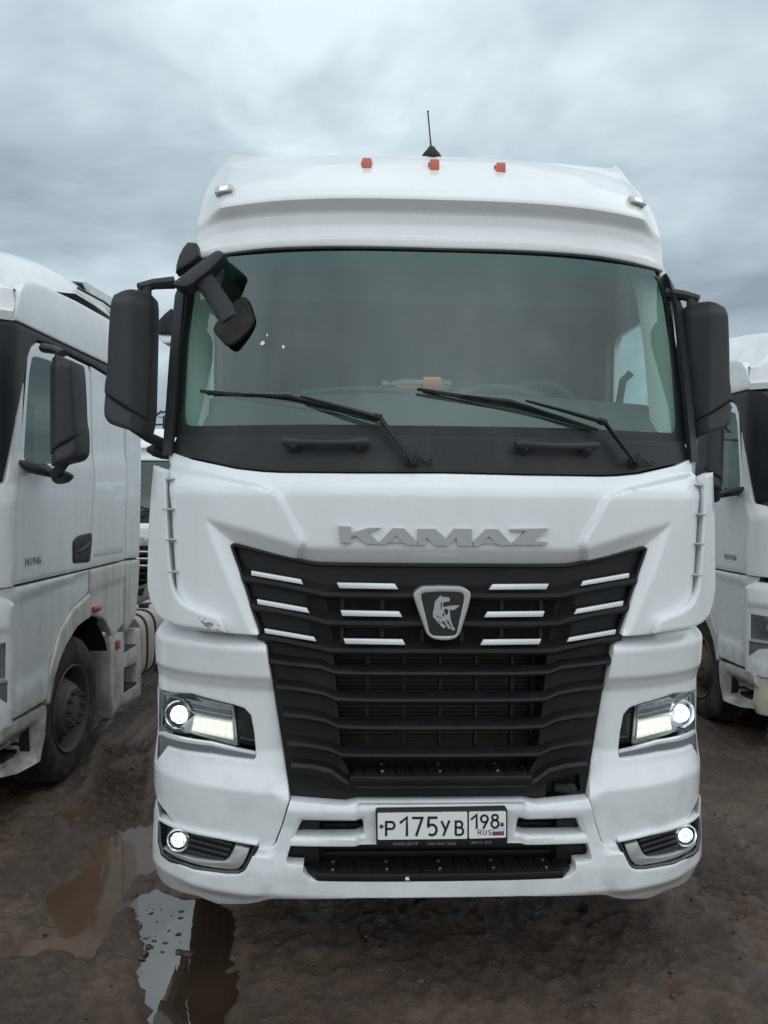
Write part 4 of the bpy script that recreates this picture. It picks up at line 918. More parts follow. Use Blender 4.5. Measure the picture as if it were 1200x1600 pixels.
    mb = MB(); P = [PY(u, v, y) for u, v, y in ((318, 436, .44), (333, 458, .45), (347, 478, .44), (360, 497, .43))]; mb.tube(P, [.016, .016, .016, .016], 14, 2.9); mb.obj('mirror_arm', 'mirror_plastic', KM, 50)  # dark solid arm standing in for part of the mirror's reflection in the screen
    blob('mirror_reflection', 'dark_rubber', spline(z7([(738, 655), (785, 575), (870, 468), (905, 445), (945, 430), (972, 465), (1000, 535), (1018, 600), (1000, 650), (960, 700), (900, 755), (840, 776), (790, 730)]), 3, True), .415, .022, KM, (-.14, .25), .012)  # dark solid shape modelled in place of the housing's reflection on the glass
    # small ramp mirror on the passenger door
    RM_ = blob('ramp_mirror', 'mirror_plastic', z7([(368, 640), (372, 600), (410, 560), (455, 520), (485, 530), (487, 690), (470, 694), (372, 690)]), .80, .10, T, (0, 0), .01)
    blob('mirror_glass', 'silver_trim', spline(z7([(372, 692), (470, 694), (487, 692), (487, 735), (440, 760), (400, 745)]), 2, True), .81, .07, RM_, (0, .3), .006)
    # ---------------- lamps and aerial on the roof
    for u, v in ((573, 262), (678, 264), (781, 269)):
        p = PY(u, v, .625 + (.01 if u != 678 else 0)); b = MB(); b.box((p[0] - .027, p[1] - .008, p[2] - .042), (p[0] + .027, p[1] + .06, p[2] + .036)); r_ = b.obj('marker_lamp', 'amber_base', T, 40, .008)
        b = MB(); b.box((p[0] - .023, p[1] - .034, p[2] - .024), (p[0] + .023, p[1] + .01, p[2] + .035)); b.obj('lamp_lens', 'amber_lens', r_, 40, .008)
    for s in (-1, 1):
        for nm in (0,):
            X0, Z0 = .998, 3.466; y0 = float(y_roof(np.array([X0]), np.array([Z0]))[0]); nx_ = .50
            def loc(a, b, c): return (s * (X0 + a * .87), y0 + a * .42 + b - .5 * c * 0 + c * .75, Z0 + c * .85)
            b = MB(); v = [loc(a, q, c) for c in (-.026, .026) for q in (-.035, .03) for a in (-.052, .052)]; b.add(v, [(0, 2, 3, 1), (4, 5, 7, 6), (0, 1, 5, 4), (2, 6, 7, 3), (0, 4, 6, 2), (1, 3, 7, 5)]); r_ = b.obj('clearance_lamp', 'lamp_base', T, 40, .007)
            for k in (-1, 0, 1):
                b = MB(); v = [loc(a, q, c) for c in (-.012, .012) for q in (-.038, -.03) for a in (-.007 + k * .014, .005 + k * .014)]; b.add(v, [(0, 2, 3, 1), (4, 5, 7, 6), (0, 1, 5, 4), (2, 6, 7, 3), (0, 4, 6, 2), (1, 3, 7, 5)]); b.obj('light_segment', 'marker_light', r_, 0)
    p = PY(674, 254, .80); ab = MB(); ab.lathe([(-.03, .062), (0, .060), (.02, .055), (.042, .042), (.06, .026), (.076, .016), (.082, 0)], p, 'z', 20); A_ = ab.obj('aerial', 'dark_rubber', T, 50)
    tip = PY(668.5, 174, .86); base = p + np.array([0, 0, .05]); m = MB(); m.tube([base, base * .72 + tip * .28], [.006, .0042], 8); q0 = base * .72 + tip * .28
    m.tube([q0 + (tip - q0) * k / 24 for k in range(25)], [.0032 + .0011 * (k % 2) for k in range(24)] + [.006], 8); m.obj('aerial_whip', 'twine_grey', A_, 60)
    # ---------------- cab interior seen through the screen
    def inner():
        mb = MB(); prof = [(.30, 2.20), (.34, 2.31), (.42, 2.40), (.52, 2.475), (.62, 2.505), (.78, 2.50), (.88, 2.42), (.95, 2.22), (.98, 1.7)]
        rows = [[(x, y + .17 * (abs(x) / 1.1) ** 3, z + .01 * math.cos(x * 2.5)) for y, z in prof] for x in np.linspace(-1.12, 1.12, 23)]; mb.loft(rows); D = mb.obj('dashboard', 'interior_dark', T, 50)
        mb = MB(); mb.tube([(.10 + .46 * t, .66 + .02 * math.sin(t * math.pi), 2.505 + .05 * math.sin(t * math.pi)) for t in np.linspace(0, 1, 12)], .02, 8); mb.tube([(-.62 + .62 * t, .60, 2.50 + .028 * math.sin(t * math.pi)) for t in np.linspace(0, 1, 12)], .012, 8); mb.obj('dash_hood', 'interior_dark', D, 50)
        mb = MB(); c = np.array([.58, 1.0, 2.42]); ax = np.array([0, .80, .60]); e1 = np.array([1.0, 0, 0]); e2 = np.cross(ax, e1)
        ring = [c + .235 * (e1 * math.cos(q) + e2 * math.sin(q)) for q in np.linspace(0, 2 * math.pi, 33)]; mb.tube(ring, .017, 8, cap=False)
        for q in (0.0, math.pi, -math.pi / 2): mb.tube([c, c + .23 * (e1 * math.cos(q) + e2 * math.sin(q))], [.05, .02], 8)
        mb.tube([c, c + ax * -.0 + np.array([0, -.12, -.3])], .05, 8); mb.obj('steering_wheel', 'interior_dark', T, 50)
        for s in (-1, 1):
            q = MB(); q.box((s * .56 - .25, 1.20, 1.90), (s * .56 + .25, 1.72, 2.08)); st = q.obj('seat', 'seat_fabric', T, 40, .05, 3)
            q = MB(); q.prism([(s * .56 - .24, 1.62, 2.05), (s * .56 + .24, 1.62, 2.05), (s * .56 + .22, 1.72, 2.66), (s * .56 + .13, 1.73, 2.86), (s * .56 - .13, 1.73, 2.86), (s * .56 - .22, 1.72, 2.66)], (0, .13, 0)); q.obj('seat_back', 'seat_fabric', st, 40, .04, 3)
        q = MB(); q.box((-1.2, 2.22, 1.4), (1.2, 2.27, 3.70)); q.obj('cab_back_wall', 'interior_dark', T, 0)
        q = MB(); q.box((-1.15, 1.85, 2.05), (1.15, 2.22, 2.20)); q.obj('bunk', 'seat_fabric', T, 40, .03)
        q = MB(); q.box((-1.18, .45, 1.35), (1.18, 2.25, 1.40)); q.obj('cab_floor', 'interior_dark', T, 0)
        q = MB(); q.box((-1.0, .66, 3.15), (1.0, 2.25, 3.18)); q.obj('headliner', 'interior_dark', T, 0)
        q = MB(); q.box((-.92, .80, 2.98), (.92, 1.15, 3.14)); q.obj('overhead_locker', 'interior_dark', T, 40, .03)
        # inner pillars, door cards
        mb = MB(); rows = [[np.array((x, y, z)) for x, y in ((xx - .115, yy + .06), (xx - .09, yy + .012), (xx - .015, yy - .006), (xx + .02, yy + .10))] for xx, yy, z in ((1.165, .50, 2.28), (1.165, .52, 2.42), (1.160, .59, 2.75), (1.14, .64, 3.0), (1.11, .68, 3.15))]
        mb.loft(rows, closed=True); w = mb.obj('inner_pillar', 'interior_grey', T, 50); mirror_obj(w)
        d, d2 = side_panel('door_card', T, 'interior_dark', [(.50, 1.42), (.50, 2.22), (.66, 2.95), (.72, 3.15), (2.2, 3.15), (2.2, 1.42)], [rounded([(.72, 2.22), (1.50, 2.22), (1.50, 2.98), (.90, 2.98)], .08)], lambda y, z: 1.170 - .10 * np.clip(np.asarray(z) - 2.95, 0, 1) + 0 * y, step=.08, thick=.03, rim=0)
        mb = MB(); P = [(1.13, 1.12, 2.30), (1.09, 1.10, 2.36), (1.08, 1.08, 2.55), (1.09, 1.06, 2.66), (1.13, 1.05, 2.70)]; mb.tube(P, .02, 8); w = mb.obj('door_grip', 'interior_dark', T, 50)
        mb = MB(); mb.prism([(1.166, .96, 2.285), (1.166, 1.10, 2.285), (1.166, 1.10, 2.37), (1.166, .96, 2.37)], (.004, 0, 0)); mb.obj('window_sticker', 'paper_white', T, 0)
        mb = MB(); mb.box((.33, 1.9, 2.69), (.42, 1.91, 2.705)); mb.obj('reading_lamp', 'marker_light', T, 0)
        for x in (-.95, .48): text('KAMAZ', 0, 0, .06, .0, T, 'print_grey', 'seat_text').data.transform(Matrix.Translation(Vector((x, 1.58, 2.60)) - Vector(PY(0, 0, 0.0))))
    inner()
    # ---------------- undercarriage
    mb = MB()
    for s in (-1, 1): mb.box((s * .42 - .05, .30, .62), (s * .42 + .05, 6.0, .90))
    mb.box((-.55, .35, .42), (.55, 2.0, .62)); mb.box((-1.0, .55, 1.05), (1.0, 2.3, 1.2)); mb.box((-.9, 1.25, .42), (.9, 1.45, .58)); mb.obj('chassis', 'chassis_metal', T, 0)
    for s in (-1, 1): wheel(T, s * 1.20, 1.36, .0, s)
    for s in (-1, 1): wheel(T, s * 1.20, 4.95, .0, s, wide=.55)
    q, q2 = side_panel('side_skirt', T, WP, [(.93, .34), (.93, 1.31), (1.0, 1.10), (.99, .80), (.94, .34)][:2] + [(.55, 1.40), (.55, .36)], [], lambda y, z: 1.235 + 0 * y, step=.05, thick=.03, rim=.004)
    return T
def wheel(parent, x, y, z0, s, wide=.30, detail=False):
    R = .505; c = (x, y, z0 + R); sg = s
    tp = [(-wide + .02, .30), (-wide + .0, .36), (-wide, .44), (-wide + .03, .492), (-wide + .06, R)] 
    for k in range(4):
        a = -wide + .06 + k * (wide - .12) / 4; tp += [(a + .004, R), (a + (wide - .12) / 8, R - .0), (a + (wide - .12) / 4 - .012, R), (a + (wide - .12) / 4 - .010, R - .012), (a + (wide - .12) / 4 - .002, R - .012)]
    tp += [(-.06, R), (-.03, .494), (-.004, .455), (.004, .42), (.006, .37), (.0, .335), (-.012, .305), (-.03, .295)]
    m = MB(); m.lathe(tp, c, 'x', 56, sg); t = m.obj('wheel', 'tyre_rubber', parent, 35)
    m = MB(); m.lathe([(-.015, .296), (-.006, .306), (.002, .300), (-.004, .288), (-.06, .278), (-.12, .262), (-.125, .24), (-.10, .225), (-.075, .205), (-.03, .178), (-.012, .170), (-.008, .150), (.0, .140), (.012, .135), (.016, .100), (.018, .0)], c, 'x', 40, sg); r = m.obj('rim', 'rim_metal', t, 30)
    if detail:
        for k in range(10):
            q = 2 * math.pi * (k + .5) / 10; d = np.array([0, math.cos(q), math.sin(q)]); p = np.array(c) + d * .226 + np.array([sg * -.086, 0, 0]); h = MB()
            h.lathe([(-.02, .031), (.006, .031), (.0062, 0)], p, 'x', 14, sg); h.obj('hand_hole', 'plate_black', t, 0)
        for k in range(10):
            q = 2 * math.pi * k / 10; d = np.array([0, math.cos(q), math.sin(q)]); p = np.array(c) + d * .118 + np.array([sg * .010, 0, 0]); h = MB()
            h.lathe([(0, .021), (.004, .021), (.0045, .017), (.028, .015), (.032, .010), (.033, 0)], p, 'x', 10, sg); h.obj('wheel_nut', 'chassis_metal', t, 30)
        h = MB(); h.lathe([(.010, .085), (.020, .083), (.024, .07), (.024, 0)], c, 'x', 24, sg); h.obj('hub_cap', 'rim_metal', t, 30)
    return t
# ------------------------------------------------------------------ the two neighbouring trucks (same kind, no lights on)
def build_neighbour(main):
    N = thing('truck', 'dusty white truck cut by the left picture edge, showing cab side and muddy wheel', 'truck', group='parked white trucks on either side')
    WP = 'dusty_white_paint'
    cx0 = lambda y, z: 1.25 - .012 * np.clip(np.asarray(z) - 2.1, 0, 2) - .10 * smooth(.55, .25, y) + 0 * z
    crease = lambda y, z: cx0(y, z) + .010 * smooth(2.02, 2.16, np.asarray(z) - .03 * np.asarray(y)) * 0 - .012 * smooth(2.10, 2.22, np.asarray(z) - .07 * np.asarray(y))
    win = spline([(.62, 2.21), (.645, 2.42), (.69, 2.70), (.73, 2.83), (.80, 2.87), (1.15, 2.88), (1.50, 2.87), (1.56, 2.82), (1.57, 2.60), (1.56, 2.36), (1.50, 2.29), (1.40, 2.26), (1.0, 2.215), (.68, 2.185)], 3, True)[::-1]
    dl = [(.38, 1.475), (1.615, 1.475), (1.66, 1.80), (1.69, 2.15), (1.675, 2.55), (1.665, 2.90), (1.62, 2.96), (.92, 2.972), (.80, 2.962), (.73, 2.92), (.67, 2.84), (.61, 2.67), (.53, 2.47), (.44, 2.08), (.40, 1.75)]
    d1, d2 = side_panel('door', N, WP, dl, [win], crease, step=.03, thick=.03, rim=.006)
    for d, s in ((d1, 1), (d2, -1)):
        pts = [(s * (float(cx0(y, z)) - .022), y, z) for y, z in win]; mesh_obj('window_glass', pts, [tuple(range(len(pts)))], 'side_glass', d, 0)
    hd = rounded([(1.305, 1.535), (1.60, 1.52), (1.645, 1.69), (1.63, 1.735), (1.40, 1.725), (1.30, 1.69)], .03)
    h1, h2 = side_panel('door_handle', d1, 'black_plastic', hd, [], lambda y, z: crease(y, z) + .008, step=.03, thick=.02, rim=.006); h2.parent = d2
    for h, s in ((h1, 1), (h2, -1)):
        mb = MB(); mb.tube([(s * 1.236, 1.33, 1.60), (s * 1.256, 1.40, 1.615), (s * 1.258, 1.52, 1.645), (s * 1.24, 1.62, 1.665)], [.012, .024, .024, .014], 8, .6); o = mb.obj('door_handle', 'mirror_plastic', d1 if s > 0 else d2, 50)
    for d, s in ((d1, 1), (d2, -1)):
        c = bpy.data.curves.new('t', 'FONT'); c.body = 'M1946'; c.size = .072; c.extrude = .002; c.space_character = 1.1; o = bpy.data.objects.new('t', c); COL.objects.link(o); me = bpy.data.meshes.new_from_object(o.evaluated_get(bpy.context.evaluated_depsgraph_get())); bpy.data.objects.remove(o)
        me.materials.append(MAT['badge_edge']); me.transform(Matrix.Rotation(math.radians(90), 4, 'X')); me.transform(Matrix.Rotation(math.radians(90 * s), 4, 'Z'))
        me.transform(Matrix.Translation((s * 1.253, .60 if s > 0 else .84, 1.575))); q = bpy.data.objects.new('door_badge', me); COL.objects.link(q); q.parent = d
    side_panel('sleeper_panel', N, WP, [(1.63, 1.475), (2.385, 1.48), (2.40, 2.53), (2.40, 2.915), (2.01, 2.945), (1.682, 2.965), (1.69, 2.55), (1.705, 2.15), (1.675, 1.80)], [], crease, step=.04, thick=.03, rim=.006)
    hp = rounded([(1.69, 1.555), (2.325, 1.545), (2.37, 2.115), (1.735, 2.105)], .03)
    side_panel('locker_hatch', N, WP, hp, [], lambda y, z: crease(y, z) + .006, step=.05, thick=.012, rim=.005)
    side_panel('rear_deflector', N, WP, [(2.41, 1.485), (2.765, 1.465), (2.80, 2.0), (2.83, 2.9), (2.80, 3.35), (2.42, 3.40), (2.415, 2.5)], [], lambda y, z: cx0(y, z) - .010 * smooth(2.5, 2.85, y), step=.05, thick=.03, rim=.006)
    side_panel('lower_deflector', N, 'dirty_white_paint', [(2.40, .87), (2.66, .97), (2.72, 1.2), (2.76, 1.45), (2.40, 1.465)], [], lambda y, z: cx0(y, z), step=.05, thick=.03, rim=.006)
    side_panel('dark_roof_strip', N, 'black_plastic', [(.30, 2.105), (.42, 2.085), (.515, 2.47), (.595, 2.67), (.66, 2.85), (.72, 2.935), (.80, 2.978), (.93, 2.988), (1.66, 2.982), (2.01, 2.962), (2.40, 2.93), (2.40, 3.025), (.50, 3.02), (.40, 3.0), (.33, 2.95), (.30, 2.85)], [], lambda y, z: cx0(y, z) - .004, step=.03, thick=.03, rim=.004)
    side_panel('roof_side', N, WP, [(.50, 3.035), (2.405, 3.04), (2.405, 3.42), (2.09, 3.42), (1.5, 3.40), (1.0, 3.365), (.78, 3.335), (.66, 3.29), (.58, 3.22), (.53, 3.14)], [], lambda y, z: 1.238 - .05 * np.clip((np.asarray(z) - 3.03) / .4, 0, 1) ** 2 + 0 * y, step=.04, thick=.05, rim=.012)
    # ---- roof
    R = [(3.03, .24, 1.232), (3.08, .225, 1.232), (3.12, .26, 1.225), (3.22, .26, 1.215), (3.30, .30, 1.20), (3.45, .46, 1.19), (3.58, .74, 1.16), (3.66, 1.02, 1.13), (3.71, 1.25, 1.12), (3.745, 1.6, 1.12), (3.75, 2.0, 1.12), (3.74, 2.40, 1.12), (3.0, 2.41, 1.10)]
    rows = []
    for z, y, w in R:
        r = []
        for k in range(25):
            t = -1 + k / 12; x = w * math.copysign(abs(t) ** .8, t); e = abs(t)
            r.append((x, y + .26 * e ** 3 * (1 if y < 1.3 else .2 if y < 1.7 else 0), z - (.20 * e ** 8 + .05 * e * e) * (0 if z < 3.2 else smooth(3.2, 3.5, z))))
        rows.append(r)
    mb = MB(); mb.loft(rows); mb.obj('roof', WP, N, 40)
    mb = MB(); mb.loft([[(-1.0, 2.1, 3.70), (-.6, 2.05, 3.74), (.6, 2.05, 3.74), (1.0, 2.1, 3.70)], [(-1.04, 2.6, 3.70), (-.7, 2.55, 3.82), (.7, 2.55, 3.82), (1.04, 2.6, 3.70)], [(-1.06, 3.15, 3.62), (-.8, 3.1, 3.78), (.8, 3.1, 3.78), (1.06, 3.15, 3.62)], [(-1.06, 3.15, 3.2), (-.8, 3.12, 3.2), (.8, 3.12, 3.2), (1.06, 3.15, 3.2)]], closed=False)
    for s in (-1, 1): mb.prism([(s * 1.02, 2.1, 3.705), (s * 1.05, 2.6, 3.71), (s * 1.065, 3.15, 3.63), (s * 1.065, 3.15, 3.2), (s * 1.05, 2.6, 3.50), (s * 1.03, 2.2, 3.62)], (-s * .03, 0, 0))
    mb.obj('roof_deflector', WP, N, 40)
    for s in (-1, 1):
        mb = MB(); mb.tube([(s * 1.10, 1.75, 3.56), (s * 1.09, 2.3, 3.60), (s * 1.09, 2.95, 3.58)], .010, 8); mb.obj('roof_gap_line', 'black_plastic', N, 50)  # thin black tube drawn in place of the dark gap by the roof deflector
        mb = MB(); mb.box((s * .93 - .05, .35, 3.275), (s * .93 + .05, .45, 3.325)); r_ = mb.obj('clearance_lamp', 'lamp_base', N, 40, .012); mb = MB(); mb.box((s * .93 - .03, .342, 3.287), (s * .93 + .03, .36, 3.313)); mb.obj('lamp_lens', 'amber_lens', r_, 40, .004)
    # ---- lower side
    arch = [(.955, .64), (1.02, .80), (1.10, .90), (1.21, .99), (1.39, 1.08), (1.55, 1.105), (1.625, 1.108)]
    ao = [(.925, .66), (.965, .87), (1.12, 1.105), (1.33, 1.215), (1.625, 1.285)]
    side_panel('door_step_cover', N, WP, [(.46, .685), (.92, .69), (.955, .875), (1.115, 1.115), (1.32, 1.225), (1.62, 1.295), (1.62, 1.462), (.395, 1.46), (.43, 1.36), (.45, 1.0)], [], lambda y, z: cx0(y, z) - .012 * smooth(1.36, 1.33, np.asarray(z) - .06 * np.asarray(y)) + .014 * smooth(.92, .80, z), step=.03, thick=.03, rim=.006)
    side_panel('wheel_arch', N, 'dirty_white_paint', arch + ao[::-1], [], lambda y, z: cx0(y, z) + .004, step=.03, thick=.05, rim=.008)
    side_panel('rear_fender', N, 'dirty_white_paint', [(1.635, 1.108), (1.74, 1.108), (1.88, 1.07), (1.97, 1.02), (2.05, .95), (2.13, .865), (2.385, .95), (2.39, 1.465), (1.635, 1.462)], [], lambda y, z: cx0(y, z) - .010 * smooth(1.30, 1.27, np.asarray(z) - .05 * (np.asarray(y) - 1.6)), step=.03, thick=.04, rim=.008)
    for s in (-1, 1):
        mb = MB(); mb.box((s * 1.255 - .02, 1.68, 1.135), (s * 1.255 + .02, 1.80, 1.18)); mb.obj('side_marker', 'red_lens', N, 40, .008)
        mb = MB(); mb.box((s * 1.245 - .008, 2.19, .76), (s * 1.245 + .008, 2.27, .83)); mb.obj('side_reflector', 'red_lens', N, 40, .003)
        mb = MB(); mb.lathe([(0, .50), (.0, .62)], (s * .80, 1.45, .55), 'x', 30, s)
        v = [];
        rows = [[(s * x, 1.45 + .70 * math.cos(q), .52 + .62 * math.sin(q)) for q in np.linspace(-.2, math.pi + .2, 20)] for x in (.75, 1.21)]
        mb = MB(); mb.loft(rows); mb.prism([(s * .76, 1.45 + .72 * math.cos(q), .52 + .66 * math.sin(q)) for q in np.linspace(0, 2 * math.pi, 20)[:-1]], (.005, 0, 0)); mb.obj('wheel_well', 'dark_rubber', N, 50)
        wheel(N, s * 1.22, 1.385, 0.0, s, detail=True); wheel(N, s * 1.22, 5.2, 0.0, s, wide=.58)
    sk = [(2.13, .22), (2.18, .235), (2.31, .26), (2.86, .22), (2.87, .55), (2.84, .83), (2.70, .845), (2.66, .70), (2.42, .71), (2.40, .87), (2.08, .89), (2.10, .6)]
    side_panel('rear_step_box', N, 'dirty_white_paint', sk, [rounded([(2.40, .36), (2.72, .34), (2.73, .54), (2.41, .56)], .02)], lambda y, z: 1.235 + 0 * y, step=.04, thick=.16, rim=.008)
    for s in (-1, 1):
        mb = MB(); mb.box((s * 1.10 - .02, 2.16, .26), (s * 1.10 + .02, 2.84, .86)); mb.obj('step_recess', 'flap_plastic', N, 0)
        mb = MB(); mb.box((s * 1.18 - .06, 2.40, .70), (s * 1.18 + .06, 2.68, .715)); mb.obj('step_tread', 'chassis_metal', N, 0); mb = MB(); mb.box((s * 1.18 - .055, 2.40, .352), (s * 1.18 + .055, 2.73, .37)); mb.obj('step_tread', 'chassis_metal', N, 0)
        # fuel tank with straps
        pr = [(s * (1.0 + .22 * math.copysign(abs(math.cos(q)) ** .55, math.cos(q))), 0, .62 + .30 * math.copysign(abs(math.sin(q)) ** .55, math.sin(q))) for q in np.linspace(0, 2 * math.pi, 33)[:-1]]
        mb = MB(); mb.loft([[(x, y, z) for x, _, z in pr] for y in (2.92, 4.15)], closed=True); tk = mb.obj('fuel_tank', 'tank_metal', N, 40)
        for yy in (3.05, 3.30, 3.75):
            mb = MB(); mb.loft([[(1.0 * s + (x - 1.0 * s) * 1.03, y, .62 + (z - .62) * 1.03) for x, _, z in pr] for y in (yy, yy + .045)], closed=True); mb.obj('tank_strap', 'dark_rubber', tk, 40)
        mb = MB(); mb.lathe([(0, .05), (.035, .05), (.04, .04), (.04, 0)], (s * 1.05, 3.5, .92), 'z', 16); mb.obj('tank_cap', 'chassis_metal', tk, 40)
        rows = [[(s * x, 5.2 + .62 * math.cos(q), .50 + .60 * math.sin(q)) for q in np.linspace(.15, math.pi - .15, 16)] for x in (.65, 1.22)]; mb = MB(); mb.loft(rows); mb.obj('rear_mudguard', 'flap_plastic', N, 50)
    # lower front step boxes
    sb = [(.43, .665), (.945, .65), (.955, .60), (.93, .45), (.86, .30), (.60, .315), (.32, .36), (.34, .66)][::-1]
    side_panel('entry_step', N, 'dirty_white_paint', sb, [rounded([(.44, .40), (.72, .38), (.77, .45), (.70, .475), (.46, .48)], .02)], lambda y, z: 1.235 - .09 * smooth(.60, .48, z) * smooth(.30, .36, z) * smooth(.86, .78, y) + 0 * y, step=.02, thick=.10, rim=.012)
    for s in (-1, 1):
        mb = MB(); mb.box((s * 1.06 - .08, .40, .395), (s * 1.06 + .08, .80, .41))
        for k in range(6): mb.box((s * 1.06 - .075, .42 + .06 * k, .41), (s * 1.06 + .075, .455 + .06 * k, .417))
        mb.obj('step_tread', 'dark_rubber', N, 0); mb = MB(); mb.box((s * .97 - .01, .34, .34), (s * .97 + .01, .90, .66)); mb.obj('step_recess', 'flap_plastic', N, 0)
    # ---- front
    bx = lambda X, Z: bow(X)
    hlx = [(1.235, .94), (1.235, 1.15), (.80, 1.11), (.76, 1.06), (.77, .93)]
    fb = smooth_tab([(.30, .05), (.45, .01), (.70, .0), (.80, .02), (1.20, .03), (1.24, .0), (1.36, .03), (1.45, .10)])
    yb = lambda X, Z: .02 + bow(X) + fb(Z)
    front_panel('front_bumper', N, WP, sym([(0, 1.34), (.62, 1.34), (.62, 1.40), (1.20, 1.42), (1.252, 1.36), (1.254, .66), (1.20, .645), (.70, .62), (0, .62)]), [hlx[::-1], [(-a, b) for a, b in hlx]], yb, step=.025, thick=.03, rim=.006, back=lambda a, b, d: (max(d + .03, .445) if abs(a) > 1.245 else d + .05))
    lbm = front_panel('lower_front_bumper', N, 'cream', sym([(0, .61), (.70, .61), (1.16, .635), (1.19, .62), (1.20, .40), (1.17, .32), (.9, .29), (0, .30)]), [[(1.06, .44), (1.12, .42), (1.14, .56), (.80, .57), (.82, .44)][::-1]] + [[(-a, b) for a, b in [(1.06, .44), (1.12, .42), (1.14, .56), (.80, .57), (.82, .44)]]], lambda X, Z: .05 + bow(X) + fb(Z), step=.03, thick=.05, rim=.008)
    mb = MB(); mb.box((-1.05, .36, .40), (1.05, .40, 1.2)); mb.obj('bumper_backing', 'plate_black', N, 0)
    for s in (-1, 1):
        pl = hlx if s > 0 else [(-a, b) for a, b in hlx][::-1]
        h = front_panel('headlight', N, 'reflector', pl[::-1], [], lambda X, Z: yb(X, Z) + .05, step=.04, thick=.02, rim=0)
        front_panel('headlight_lens', h, 'lamp_glass', pl[::-1], [], lambda X, Z: yb(X, Z) + .006, step=.05, thick=.03, rim=.004)
        y = float(yb(1.1, 1.04)); mb = MB(); mb.lathe([(.03, .06), (-.005, .062), (-.006, .05), (.02, .0)], (s * 1.10, y + .02, 1.04), 'y', 20); mb.obj('lamp_ring', 'chrome', h, 40)
        mb = MB(); P = [(s * a, float(yb(a, .92)) + .0, .925) for a in np.linspace(.78, 1.24, 10)]; mb.tube(P, .016, 6); mb.obj('headlight_trim', 'grey_trim', h, 40)
        t = [(1.243, .92), (1.243, .80), (1.20, .87), (1.10, .90), (1.05, .92)]; t = t if s < 0 else t
        q = front_panel('headlight_corner', N, 'grey_trim', [(a, b) for a, b in t][::-1], [], lambda X, Z: yb(X, Z) - .004, step=.04, thick=.02, rim=.002)
        if s < 0: q.data.transform(Matrix.Diagonal((-1, 1, 1, 1))); q.data.flip_normals()
    yf = lambda X, Z: .05 + bow(X) + smooth_tab([(1.3, .0), (1.95, .0), (2.12, .10)])(Z)
    front_panel('front_hood', N, WP, sym([(0, 1.98), (.7, 1.98), (1.1, 2.04), (1.25, 2.085), (1.256, 1.60), (1.25, 1.47), (.75, 1.44), (.62, 1.36), (0, 1.36)]), [], yf, step=.035, thick=.03, rim=.006, back=lambda a, b, d: (max(d + .03, .42) if abs(a) > 1.24 else d + .03))
    ycw = lambda X, Z: .12 + (np.asarray(Z) - 1.98) * .3 + .30 * (np.abs(X) / 1.2) ** 3
    front_panel('cowl_panel', N, 'black_plastic', sym([(0, 2.24), (1.16, 2.24), (1.20, 2.10), (1.1, 2.03), (.7, 1.97), (0, 1.97)]), [], ycw, step=.04, thick=.04, rim=.005)
    wsf = lambda X, Z: .18 + (np.asarray(Z) - 2.24) * .16 + .26 * (np.abs(X) / 1.15) ** 3
    wi = [(0, 2.95), (1.05, 2.94), (1.10, 2.88), (1.15, 2.42), (1.14, 2.31), (1.10, 2.285), (0, 2.28)]
    front_panel('windscreen_surround', N, 'black_plastic', sym([(0, 3.04), (1.12, 3.04), (1.17, 2.7), (1.20, 2.23), (0, 2.23)]), [sym(wi)], wsf, step=.05, thick=.02, rim=.003)
    front_panel('windscreen', N, 'screen_glass', sym([(0, 2.97), (1.10, 2.96), (1.165, 2.45), (1.155, 2.26), (0, 2.26)]), [], lambda X, Z: wsf(X, Z) + .012, step=.08, thick=0, rim=0)
    mb = MB(); rows = [[(s_ * (x), y, z) for s_, x, y in ((1, 1.185, .43 + k), (1, 1.215, .46 + k), (1, 1.235, .54 + k), (1, 1.185, .56 + k))] for z, k in ((2.08, 0), (2.5, .07), (2.9, .13), (3.0, .16))]
    mb.loft(rows, closed=True); p_ = mb.obj('front_pillar', 'black_plastic', N, 40); mirror_obj(p_)
    mb = MB(); rows = [[np.array((x, y, z)) for x, y in ((xx - .09, yy + .04), (xx - .07, yy), (xx, yy + .0), (xx + .02, yy + .12))] for xx, yy, z in ((1.09, .47, 2.2), (1.07, .52, 2.6), (1.03, .58, 2.95))]; mb.loft(rows, closed=True); p_ = mb.obj('inner_pillar', 'interior_grey', N, 50); mirror_obj(p_)
    # ---- inside
    mb = MB(); mb.box((-1.15, .30, 1.9), (1.15, .80, 2.34)); mb.obj('dashboard', 'interior_dark', N, 40, .06)
    mb = MB(); mb.box((-1.2, 2.36, 1.2), (1.2, 2.40, 3.40)); mb.obj('cab_back_wall', 'interior_grey', N, 0)
    mb = MB(); mb.box((-1.18, .4, 1.30), (1.18, 2.36, 1.34)); mb.obj('cab_floor', 'interior_dark', N, 0)
    mb = MB(); mb.box((-1.08, .48, 3.0), (1.08, 2.36, 3.03)); mb.obj('headliner', 'interior_grey', N, 0)
    for s in (-1, 1):
        mb = MB(); mb.box((s * .56 - .25, 1.2, 1.6), (s * .56 + .25, 1.7, 1.95)); st = mb.obj('seat', 'seat_fabric', N, 40, .04)
        mb = MB(); mb.box((s * .56 - .23, 1.62, 1.9), (s * .56 + .23, 1.76, 2.72)); mb.obj('seat_back', 'seat_fabric', st, 40, .06, 3)
    side_panel('door_card', N, 'interior_dark', [(.42, 1.34), (2.35, 1.34), (2.35, 3.0), (.80, 3.0), (.60, 2.7), (.46, 2.1)], [[(a, b) for a, b in win]], lambda y, z: cx0(y, z) - .07, step=.08, thick=.03, rim=0)
    mb = MB()
    for s in (-1, 1): mb.box((s * .42 - .05, .5, .62), (s * .42 + .05, 6.3, .90))
